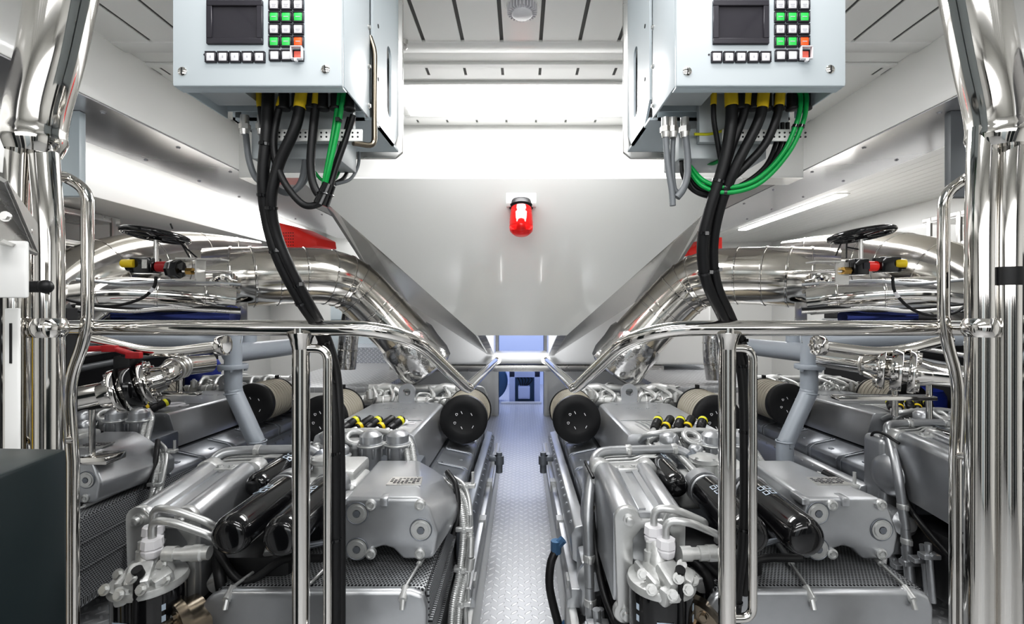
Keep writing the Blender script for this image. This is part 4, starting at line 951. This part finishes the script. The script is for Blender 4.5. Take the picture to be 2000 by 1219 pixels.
for s in (-1, 1):
    A = mxp(s); side = 'left' if s < 0 else 'right'
    # inner exhaust: up from the turbochargers, elbow, then outboard
    t = pipe_thing('exhaust_pipe', 'large polished exhaust pipe sloping down to the engine nearest the aisle, %s side' % side, 'exhaust pipe',
        [A(838, 722, 3.42), A(800, 672, 3.40), A(745, 612, 3.36), A(690, 560, 3.28), A(640, 541, 3.16), A(560, 539, 3.02), A(490, 541, 2.90), A(440, 543, 2.84), A(405, 546, 2.80)], .178, 'lag',
        (.30, .34, .43, .48, .53, .59, .68, .78, .86, .92), 1.03, 'polished exhaust pipes', bw=.0075)
    b = B(); d0 = (A(800, 672, 3.40)-A(845, 730, 3.43)).normalized(); c0 = A(845, 730, 3.43)
    lathe(b, c0+d0*.02, d0, [(.15, 0), (.185, .02), (.20, .08), (.195, .18), (.20, .26), (.185, .30)], 40); obj('foil_cuff', b, 'foil', t)
    # outboard elbow above the outer engine
    t = pipe_thing('exhaust_elbow', 'broad polished duct elbow curving outboard behind the handwheel, %s side' % side, 'duct',
        [A(500, 524, 3.6), A(420, 514, 3.42), A(330, 512, 3.15), A(240, 528, 2.85), A(165, 556, 2.70), A(105, 600, 2.62)], .20, 'lag',
        (.12, .30, .45, .6, .75, .9), 1.02, 'polished outboard ducts')
    t = pipe_thing('outboard_pipe', 'polished pipe running low along the outer engine, %s side' % side, 'pipe',
        [A(455, 588, 2.55), A(400, 582, 2.47), A(300, 574, 2.37), A(225, 572, 2.30), A(150, 580, 2.25)], .075, 'chrome', (.2, .5, .85), 1.05, 'low polished pipes')
    # thin lines clipped along the low pipe
    for k, (py, rr_, mm) in enumerate(((606, .010, 'steel'), (600, .006, 'rubber'), (552, .008, 'silver'))):
        b = B(); tube(b, smooth([A(470, py+4, 2.30), A(400, py, 2.24), A(330, py+(8 if k == 1 else -3), 2.2), A(250, py+2, 2.14), A(150, py-6, 2.1)]), rr_, 10)
        tag(obj('small_line', b, mm), '%s line strung along the low polished pipe, %s side' % (('lower thin steel', 'thin black', 'upper thin silver')[k], side), 'line')
    b = B(); p = A(436, 560, 2.62); q = A(470, 568, 2.7)
    for dz in (-.045, .0, .045): cyl(b, p+V((0, 0, dz)), p+V((-s*.09, -.01, dz*.6)), .012, seg=10)
    box(b, p.x-.05, p.x+.06, p.y-.015, p.y+.015, p.z-.07, p.z+.07, .004); torus(b, p+V((0, -.02, .0)), (0, 1, 0), .05, .009, 24, 8)
    for k in range(5): bolt(b, p+V((.05*math.cos(k*1.257), -.03, .05*math.sin(k*1.257))), (0, -1, 0), .008, .012)
    tag(obj('linkage_plate', b, 'chrome'), 'bolted polished linkage plate at the joint of the exhaust pipe, %s side' % side, 'linkage', 'exhaust linkage plates')
    # silver vertical riser and grey coolant line at the rear
    t = pipe_thing('vertical_duct', 'foil wrapped vertical duct behind the railing post, %s side' % side, 'duct', [A(690, 600, 3.6), A(682, 650, 3.6), A(676, 720, 3.6)] if s < 0 else [at(1392, 640, 3.6), at(1392, 690, 3.6), at(1398, 740, 3.6)], .07, 'foil', (.3, .7), 1.06)
    # blue-grey raw water pipe between the engines
    t = pipe_thing('water_pipe', 'blue-grey painted water pipe with flange standing between the %s engines' % side, 'pipe',
        fillet([A(455, 655, 2.55), A(456, 765, 2.55), A(503, 868, 2.55), V((A(503, 900, 2.55).x, 2.55, -1.3))], .03, 4), .042, 'bluegrey', (), group='blue-grey water pipes', n=2, seg=24)
    b = B(); p = A(455, 716, 2.55); cyl(b, p-V((0, 0, .012)), p+V((0, 0, .012)), .072, seg=28, w=.003)
    for k in range(4): bolt(b, p+V((.058*math.cos(k*PI/2+.4), .058*math.sin(k*PI/2+.4), -.012)), (0, 0, -1), .009, .012)
    obj('flange', b, 'bluegrey', t)
    b = B(); p = A(503, 862, 2.55); torus(b, p, (0, 0, 1), .043, .004, 24, 8); p = A(456, 768, 2.55); torus(b, p, (.1*s, 0, 1), .043, .004, 24, 8); obj('weld_bead', b, 'bluegrey', t)
    t = pipe_thing('water_main', 'blue-grey horizontal water main passing just under the %s top rail' % side, 'pipe', [A(470, 668, 2.6), A(400, 663, 2.5), A(300, 658, 2.4), A(160, 655, 2.3)], .05, 'bluegrey', (.02,), 1.25, 'blue-grey water mains')
    t = pipe_thing('branch_pipe', 'blue-grey branch pipe running inboard from the flanged riser, %s side' % side, 'pipe', [A(450, 690, 2.58), A(520, 683, 2.9), A(585, 676, 3.2)], .052, 'bluegrey', (), 1.2, 'blue-grey branch pipes')
    b = B(); p = A(482, 640, 2.8); cyl(b, p+V((0, 0, -.14)), p+V((0, 0, .03)), .052, seg=24); cyl(b, p+V((0, 0, .0)), p+V((0, 0, .03)), .085, seg=28)
    obj('stub', b, 'bluegrey', t)
    b = B(); p = A(472, 608, 2.78); box(b, p.x-.035, p.x+.035, p.y-.004, p.y+.004, p.z-.07, p.z+.05, .003); box(b, p.x-.035, p.x+.035, p.y-.05, p.y+.05, p.z-.074, p.z-.066, .002); bolt(b, p+V((0, -.004, .02)), (0, -1, 0), .008, .008)
    tag(obj('pipe_bracket', b, 'steel'), 'small steel bracket carrying the exhaust pipe on a stub, %s side' % side, 'bracket', 'exhaust pipe brackets')
    # bent polished tube with a flanged end
    t = pipe_thing('bent_tube', 'slim polished tube with a shallow bend and flanged end below the %s rail' % side, 'tube',
        fillet([A(180, 662, 2.05), A(308, 692, 2.05), A(425, 676, 2.05)], .12, 6), .022, 'chrome', (), n=2, seg=20, group='bent polished tubes')
    b = B(); p = A(436, 675, 2.05); cyl(b, p-V((.018, 0, 0)), p+V((.016, 0, 0)), .043, seg=28, w=.003)
    for k in range(6): bolt(b, p+V((-s*.0-.018, .032*math.cos(k*1.047), .032*math.sin(k*1.047))), (-1, 0, 0), .006, .008)
    lathe(b, A(425, 676, 2.05), (-s, 0, .02), [(.024, 0), (.03, .01), (.036, .025), (.03, .04)], 24); obj('flange', b, 'chrome', t)
    # sea water valve with flanges
    if s < 0: pts = [at(148, 778, 1.95), at(255, 757, 2.0), at(318, 738, 2.05), at(345, 716, 2.15), at(410, 708, 2.3)]
    else: pts = [at(1600, 697, 2.3), at(1700, 712, 2.15), at(1752, 722, 2.05), at(1800, 728, 2.0), at(1890, 738, 1.95)]
    t = thing('valve_pipe', ('polished flanged valve pipe with a black wafer valve, left of the left water riser' if s < 0 else 'polished flanged valve pipe with a bolted collar, right of the right water riser'), 'pipe', pts[0]-V((0, 0, .05)), 'polished valve pipes')
    b = B(); tube(b, fillet(pts, .07, 6), .045, 28); obj('pipe', b, 'chrome', t)
    ii = (1, 2) if s < 0 else (2, 3)
    d = (pts[ii[1]]-pts[ii[0]]).normalized(); c = pts[1]+d*.01 if s < 0 else pts[2]
    for k, (o, rr_, m_) in enumerate(((-.05, .092, 'chrome'), (.0, .09, 'black' if s < 0 else 'chrome'), (.05, .092, 'chrome'))):
        b = B(); cyl(b, c+d*(o-(.02 if k == 1 else .012)), c+d*(o+(.02 if k == 1 else .012)), rr_, seg=36, w=.003)
        if k != 1:
            x_, y_, _ = frame_of(d)
            for j in range(8): bolt(b, c+d*(o+(-.012 if k == 0 else .012))+x_*(.072*math.cos(j*PI/4))+y_*(.072*math.sin(j*PI/4)), d*(-1 if k == 0 else 1), .011, .016)
            lathe(b, c+d*(o+(.012 if k == 2 else -.012)), d*(1 if k == 2 else -1), [(.058, 0), (.055, .02), (.047, .05)], 28)
        obj(('flange', 'valve_body', 'flange')[k], b, m_, t)
    for f in ((.12, .80, .88, .95) if s < 0 else (.1, .2, .3, .9)):
        ps = fillet(pts, .07, 6); k = int(f*(len(ps)-2)); q = ps[k].lerp(ps[k+1], .5); dd = (ps[k+1]-ps[k]).normalized(); b = B(); torus(b, q, dd, .047, .006, 28, 8); obj('pipe_collar', b, 'steel', t)
    b = B()
    if s < 0:
        p = at(180, 800, 1.97); tube(b, [p, p+V((0, 0, -.2))], .011, 12); box(b, p.x-.06, p.x+.10, p.y-.05, p.y+.05, p.z-.21, p.z-.18, .006); obj('pipe_support', b, 'chrome', t); b = B(); p = at(350, 728, 2.15); tube(b, [p, p+V((0, 0, -.09))], .012, 12); box(b, p.x-.11, p.x+.09, p.y-.02, p.y+.02, p.z-.10, p.z-.085, .003)
    else:
        for q in ((1748, 740), (1815, 745)):
            p = at(*q, 2.1); tube(b, [p, p+V((0, 0, -.16))], .012, 12)
        p = at(1730, 776, 2.1); box(b, p.x-.22, p.x+.20, p.y-.03, p.y+.03, p.z-.01, p.z+.008, .003)
    obj('pipe_support', b, 'chrome', t)
# red lever handles on the left
for i, (p0, p1, lab) in enumerate((((132, 690), (215, 680), 'long dark red valve lever at the left under the top rail'), ((200, 680), (262, 693), 'dark red valve lever tip pointing at the flanged valve on the left'))):
    a, c = at(*p0, 2.0), at(*p1, 2.0); b = B(); tube(b, smooth([a, a.lerp(c, .3)+V((0, 0, .008)), c]), .012, 12); box(b, c.x-.03, c.x+.03, c.y-.012, c.y+.012, c.z-.016, c.z+.012, .005); t = tag(obj('valve_lever', b, 'darkred'), lab, 'lever', 'red valve levers')
b = B(); p = at(248, 718, 2.02); box(b, p.x-.035, p.x+.035, p.y-.03, p.y+.03, p.z-.06, p.z+.05, .006); cyl(b, p+V((0, 0, .05)), p+V((0, 0, .075)), .02)
tag(obj('valve_neck', b, 'rubber'), 'black valve neck between the red lever and the flanged valve', 'valve')
# butterfly valve actuators with handwheel
for s in (-1, 1):
    side = 'left' if s < 0 else 'right'; Y = 2.0
    wc = at(305, 460, Y) if s < 0 else at(1681, 459, Y)
    ac = at(310, 522, Y) if s < 0 else at(1700, 520, Y)
    t = thing('valve_actuator', 'black valve actuator with a spoked black handwheel above it, %s side' % side, 'valve actuator', ac-V((0, 0, .05)), 'valve actuators with handwheels')
    ax = V((-s*.10, .11, 1)).normalized()
    b = B(); torus(b, wc, ax, .112, .0115, 44, 12); x_, y_, _ = frame_of(ax)
    for k in range(5):
        a = k*2*PI/5+.3; tube(b, [wc, wc+(x_*math.cos(a)+y_*math.sin(a))*.108-ax*.0], [.014, .008], 10)
    cyl(b, wc-ax*.02, wc+ax*.012, .022); obj('handwheel', b, 'black', t)
    b = B(); cyl(b, wc, V((wc.x, wc.y, ac.z+.02)), .009, seg=14); obj('spindle', b, 'steel', t)
    def ap(px, py): return at(px, py, Y)
    if s < 0:
        b = B(); p = ap(287, 518); box(b, p.x-.05, p.x+.04, p.y-.03, p.y+.03, p.z-.034, p.z+.03, .005); cyl(b, p+V((-.045, 0, 0)), p+V((-.075, 0, 0)), .026, seg=20); obj('actuator_body', b, 'black', t)
        b = B(); p2 = ap(344, 526); cyl(b, p2-V((.028, 0, 0)), p2+V((.022, 0, 0)), .038, seg=8, w=.004); obj('gearbox', b, 'black', t)
        b = B(); p = ap(265, 516); cyl(b, p-V((.03, .03, 0)), p+V((.02, -.03, 0)), .017, seg=16, w=.003); obj('yellow_indicator', b, 'yellow', t)
        b = B(); p = ap(320, 521); cyl(b, p-V((.025, 0, 0)), p+V((.025, 0, 0)), .022, seg=18); obj('red_spring', b, 'darkred', t)
        b = B(); p = ap(294, 517); box(b, p.x-.01, p.x+.011, p.y-.034, p.y-.03, p.z-.018, p.z+.018); obj('rating_plate', b, 'steel', t)
        b = B(); p0_, p1_ = ap(352, 506), ap(392, 548); y = Y
        for z in (p0_.z, p1_.z): box(b, p0_.x, p1_.x, y-.03, y+.03, z-.003, z+.003)
        box(b, p1_.x-.004, p1_.x+.002, y-.03, y+.03, p1_.z, p0_.z)
        box(b, p1_.x, p1_.x+.10, y-.03, y+.03, p0_.z-.006, p0_.z); box(b, p1_.x, p1_.x+.10, y-.03, y+.03, p1_.z-.02, p1_.z-.014); obj('mounting_yoke', b, 'steel', t)
        b = B(); p = ap(356, 530); cyl(b, p, p+V((.17, .06, -.002)), .007, seg=12); obj('shaft', b, 'chrome', t)
        b = B(); p = ap(370, 530); cyl(b, p-V((.01, 0, 0)), p+V((.014, 0, 0)), .015, seg=6); obj('brass_nut', b, 'copper', t)
        cb = [ap(305, 540), ap(300, 562), ap(272, 585), ap(215, 598), ap(150, 590), ap(118, 580)]
    else:
        b = B(); p = ap(1674, 521); box(b, p.x-.032, p.x+.03, p.y-.03, p.y+.03, p.z-.034, p.z+.03, .004); obj('gearbox', b, 'black', t); b = B(); p = ap(1729, 517); box(b, p.x-.035, p.x+.045, p.y-.03, p.y+.03, p.z-.032, p.z+.03, .005); cyl(b, p+V((.045, 0, 0)), p+V((.07, 0, 0)), .026, seg=20)
        obj('actuator_body', b, 'black', t)
        b = B(); p = ap(1748, 516); cyl(b, p-V((.015, .02, 0)), p+V((.02, -.035, 0)), .017, seg=16, w=.003); obj('yellow_indicator', b, 'yellow', t)
        b = B(); p = ap(1701, 520); cyl(b, p-V((.022, 0, 0)), p+V((.022, 0, 0)), .021, seg=18); obj('red_spring', b, 'red', t)
        b = B(); p = ap(1682, 520); box(b, p.x-.012, p.x+.012, p.y-.034, p.y-.03, p.z-.014, p.z+.012); obj('rating_plate', b, 'bezel', t)
        b = B(); p0_, p1_ = ap(1632, 512), ap(1658, 556)
        box(b, p0_.x, p1_.x, Y+.0, Y+.006, p1_.z, p0_.z); box(b, p0_.x-.10, p0_.x+.02, Y-.03, Y+.04, p0_.z-.003, p0_.z+.003); box(b, p0_.x-.05, p0_.x, Y-.02, Y+.03, p1_.z, p1_.z+.006); obj('mounting_yoke', b, 'steel', t)
        b = B(); p = ap(1646, 530); cyl(b, p, p+V((-.17, .06, -.002)), .007, seg=12); obj('shaft', b, 'chrome', t)
        b = B(); p = ap(1650, 529); cyl(b, p-V((.014, .01, 0)), p+V((.014, -.01, 0)), .016, seg=6); obj('brass_nut', b, 'copper', t)
        cb = [ap(1743, 540), ap(1748, 570), ap(1775, 600), ap(1815, 616), ap(1860, 612), ap(1890, 595)]
    b = B(); tube(b, smooth(cb), .006, 10); obj('lead', b, 'rubber', t)
    b = B(); q = smooth(cb); tube(b, q[6:9], .0075, 10); obj('cable_label', b, 'keywhite', t)
    b = B(); a0 = wc+V((-s*.0, .05, -.02)); 
    if s < 0: tube(b, [ap(345, 468), ap(392, 510)], .003, 6); tube(b, [ap(352, 472), ap(372, 506)], .003, 6); tube(b, [ap(337, 447), ap(333, 437)], .003, 6)
    else: tube(b, [ap(1644, 472), ap(1632, 500)], .003, 6); tube(b, [ap(1654, 470), ap(1653, 505)], .003, 6); tube(b, [ap(1654, 483), ap(1676, 487)], .003, 6)
    obj('stay_wires', b, 'rubber', t)
# red alarm housings
b = B(); p = [at(533, 432, 3.6), at(572, 443, 3.6), at(618, 465, 3.6), at(620, 480, 3.6), at(533, 492, 3.6)]
loft(b, p, [q+V((.06, .22, 0)) for q in p], .006); t = tag(obj('alarm_housing', b, 'red'), 'bright red perforated alarm housing above the left exhaust pipe', 'alarm')
def dots(parent, x0, y0, nx, ny, dx, dy, Y, off):
    b = B()
    for i in range(nx):
        for j in range(ny):
            q = at(x0+i*dx, y0+j*dy, Y)+V((0, off, 0)); cyl(b, q, q-V((0, .001, 0)), .004, seg=8)
    obj('vent_holes', b, 'dark', parent)
dots(t, 545, 455, 7, 5, 4.6, 6, 3.6, -.001)
b = B(); p = [at(1345, 488, 3.6), at(1378, 468, 3.6), at(1411, 463, 3.6), at(1411, 486, 3.6), at(1345, 500, 3.6)]
loft(b, p, [q+V((-.06, .22, 0)) for q in p], .006); t = tag(obj('alarm_housing', b, 'red'), 'bright red perforated alarm housing above the right exhaust pipe', 'alarm')
dots(t, 1383, 472, 5, 3, 4.8, 5.5, 3.6, -.001)
# cable trays with coiled conduit at both ship sides
for s in (-1, 1):
    A = mxp(s); side = 'left' if s < 0 else 'right'; x = s*2.72; y0, y1 = 2.35, 3.3
    t = thing('cable_tray', 'grey metal cable tray packed with coiled hoses at the upper %s' % side, 'cable tray', (x, 2.8, .30), 'cable trays')
    b = B()
    for z in (.38, .57):
        box(b, *sorted((x-s*.0, x+s*.012)), y0, y1, z, z+.035, .003); box(b, *sorted((x, x+s*.3)), y0, y1, z-.004, z)
    for k in range(5): box(b, *sorted((x-s*.004, x+s*.012)), y0+k*.22, y0+.03+k*.22, .30, .60, .002)
    obj('frame', b, 'steel', t)
    for k in range(9):
        b = B(); c = V((x+s*.10, y0+.1+k*.055, .46)); torus(b, c, (0, 1, .25), .075, .013, 24, 8); obj('coil', b, 'coil', t)
    b = B()
    for k in range(4): tube(b, smooth([(x+s*.05, y0, .32+k*.012), (x+s*(.05+.02*k), 2.8, .31), (x+s*.06, y1, .33+.01*k)]), .011, 8)
    obj('cable_run', b, 'rubber', t)
# dark lower background: tanks, shelves and blue containers along the ship sides
for s in (-1, 1):
    side = 'left' if s < 0 else 'right'
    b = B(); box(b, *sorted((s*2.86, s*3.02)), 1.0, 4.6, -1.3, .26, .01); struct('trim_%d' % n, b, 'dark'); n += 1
    for k in range(5):
        b = B(); tube(b, smooth([(s*2.80, 1.2, -.05-k*.09), (s*2.82, 2.4, -.06-k*.09), (s*2.80, 3.6, -.02-k*.085), (s*2.8, 4.5, -.03-k*.085)]), .018+.004*(k % 3), 12)
        tag(obj('side_pipe', b, ('steel', 'silver', 'bluegrey', 'steel', 'greytube')[k]), '%s pipe along the dark panelling at the %s, %s from the top' % (('polished', 'silver', 'blue-grey', 'polished', 'dark grey')[k], side, ('first', 'second', 'third', 'fourth', 'fifth')[k]), 'pipe', 'ship side pipes')
    b = B(); p = V((-2.68, 4.1, -.55)) if s < 0 else V((2.72, 3.3, -.66))
    lathe(b, p+V((0, 0, -.18)), (0, 0, 1), [(.12, 0), (.13, .02), (.13, .25), (.11, .29), (.04, .31), (.04, .34), (.001, .34)], 28)
    tag(obj('blue_drum', b, 'bluedk'), 'deep blue plastic drum by the dark panelling, %s side' % side, 'drum', 'blue drums')
    b = B(); p = at(345, 615, 2.5) if s < 0 else at(1706, 618, 2.5)
    tube(b, [p-V((.30 if s < 0 else .16, 0, .004)), p+V((.30 if s < 0 else .2, .0, -.004))], .05 if s < 0 else .04, 20); tag(obj('blue_tank', b, 'blueglass'), 'glossy blue horizontal tank under the outboard pipes, %s side' % side, 'tank', 'blue tanks')
# white lockers at the far bulkhead left
for k, (xa, xb) in enumerate(((-2.16, -1.95), (-1.93, -1.6))):
    t = thing('wall_locker', ('narrow white locker at the far bulkhead behind the left exhaust pipe', 'wider white locker right of the narrow one at the far bulkhead')[k], 'locker', ((xa+xb)/2, 5.6, -.56), 'white lockers')
    b = B(); box(b, xa, xb, 5.5, 5.88, -.56, .3, .01); obj('carcass', b, 'boxgrey', t)
    for z0, z1 in ((-.54, -.15), (-.13, .28)):
        b = B(); box(b, xa+.01, xb-.01, 5.485, 5.5, z0, z1, .004); d_ = obj('door', b, 'boxgrey', t)
        b = B(); cyl(b, (xb-.03, 5.485, (z0+z1)/2), (xb-.03, 5.475, (z0+z1)/2), .012); obj('lock', b, 'steel', d_)
# grey cabinets hung beside the pillars
for s in (-1, 1):
    side = 'left' if s < 0 else 'right'; b = B()
    c = at(130, 328, 1.9) if s < 0 else at(1882, 330, 1.9)
    box(b, c.x-(.16 if s < 0 else .05), c.x+(.05 if s < 0 else .2), 1.9, 1.93, c.z-.11, .772, .004)
    tag(obj('hanging_cabinet', b, 'boxgrey' if s < 0 else 'greytube'), ('pale grey cabinet edge behind the left pillar' if s < 0 else 'dark grey cabinet edge behind the right pillar'), 'cabinet')
# foreground at the left edge: steel bracket, white cover, column, teal cabinet
b = B(); p = [at(-40, 330, .80), at(8, 357, .80), at(68, 440, .95), at(70, 500, .95), at(0, 472, .80), at(-40, 465, .80)]
slab(b, p, .006); 
for q in ((17, 424, .81), (58, 452, .92)): bolt(b, at(*q)-V((0, .004, 0)), (.2, -1, 0), .006, .006)
tag(obj('steel_bracket', b, 'steel'), 'bolted brushed steel bracket at the left edge above the white cover', 'bracket')
b = B(); box(b, -1.0, at(50, 0, .85).x, .85, .858, at(0, 582, .85).z, at(0, 470, .85).z, .006); wcov = tag(obj('mounted_cover', b, 'white'), 'white box cover at the left edge below the steel bracket', 'cover')
b = B(); p = at(60, 560, 1.0); cyl(b, p-V((.02, 0, 0)), p+V((.035, 0, 0)), .012, seg=12); ball(b, p+V((.03, 0, 0)), .014); obj('knob', b, 'rubber', wcov, 'black knob')
t = thing('white_column', 'white slotted column standing behind the teal cabinet at the left edge', 'column', (at(32, 0, .98).x, .98, -1.3))
b = B(); x = at(32, 0, .98).x; box(b, x-.014, x+.014, .97, .976, -1.3, -.0, .002); obj('post', b, 'white', t)
b = B(); box(b, x-.002, x+.002, .968, .971, -.11, -.03); obj('slot', b, 'dark', t)
b = B(); p = at(62, 650, 1.16); box(b, p.x-.009, p.x+.010, 1.16, 1.17, -1.3, p.z, .002); tag(obj('yellow_strip', b, 'yellowrail'), 'upright yellow strip between the white column and the left pillar', 'strip')
b = B(); box(b, -1.35, -1.14, 1.22, 1.25, -1.3, .0); tag(obj('dark_backing', b, 'dark'), 'black upright panel behind the white column at the left edge', 'panel')
t = thing('teal_cabinet', 'dark teal cabinet with a round ring handle at the lower left corner', 'cabinet', (-.72, .66, -1.3))
b = B(); p0_ = at(132, 876, .74); p1_ = at(-60, 931, .58)
dv = (V((p1_.x, p1_.y, 0))-V((p0_.x, p0_.y, 0))); nv = V((-dv.y, dv.x, 0)).normalized()
zt_ = p0_.z
base = [(p0_.x, p0_.y), (p1_.x, p1_.y), (p1_.x-.25, p1_.y+.0), (p0_.x-.35, p0_.y+.02)]
prism(b, base, 2, -1.3, zt_, .006, 2); obj('body', b, 'dgreen', t)
b = B(); q = at(20, 981, .65); dq = V((q.x-p0_.x, q.y-p0_.y, 0)); u = dv.normalized(); out = V((-u.y, u.x, 0)); out = out if out.y < 0 else -out
c = V((p0_.x, p0_.y, 0))+u*(V((q.x-p0_.x, q.y-p0_.y, 0)).dot(u)); c.z = q.z
lathe(b, c+out*.001, out, [(.021, 0), (.021, .004), (.017, .007), (.013, .006), (.012, .001), (.001, .001)], 28); obj('ring_handle', b, 'rubber', t)
# aisle-side hose with blue ends
t = thing('flexible_hose', 'black hose with blue end fittings beside the right engine along the aisle', 'hose', at(1095, 1200, 1.95))
b = B(); tube(b, smooth([at(1086, 1075, 2.0), at(1076, 1100, 1.98), at(1073, 1140, 1.96), at(1080, 1180, 1.95), at(1092, 1225, 1.93)]), .017, 12); obj('hose_body', b, 'rubber', t)
for q in ((1086, 1068, 2.0), (1093, 1232, 1.93)):
    b = B(); c = at(*q); cyl(b, c-V((0, 0, .025)), c+V((0, 0, .025)), .022, seg=8); cyl(b, c+V((0, 0, .0)), c+V((.03, 0, .03)), .018, seg=8); obj('end_fitting', b, 'bluepaint', t)
# level switches on the aisle side of both inner engines
for s in (-1, 1):
    A = mxp(s); p = A(975, 890, 2.9); b = B()
    cyl(b, p, p+V((0, 0, -.05)), .028, seg=20); cyl(b, p+V((0, 0, -.05)), p+V((0, 0, -.10)), .02, seg=16); cyl(b, p, p+V((0, 0, .02)), .018); box(b, p.x+.03*s-.03, p.x+.03*s+.03, p.y-.02, p.y+.02, p.z-.03, p.z-.0, .004)
    tag(obj('pump_unit', b, 'silverdk'), 'small grey pump unit on the aisle side of the %s engine' % ('left' if s < 0 else 'right'), 'pump', 'aisle pumps')
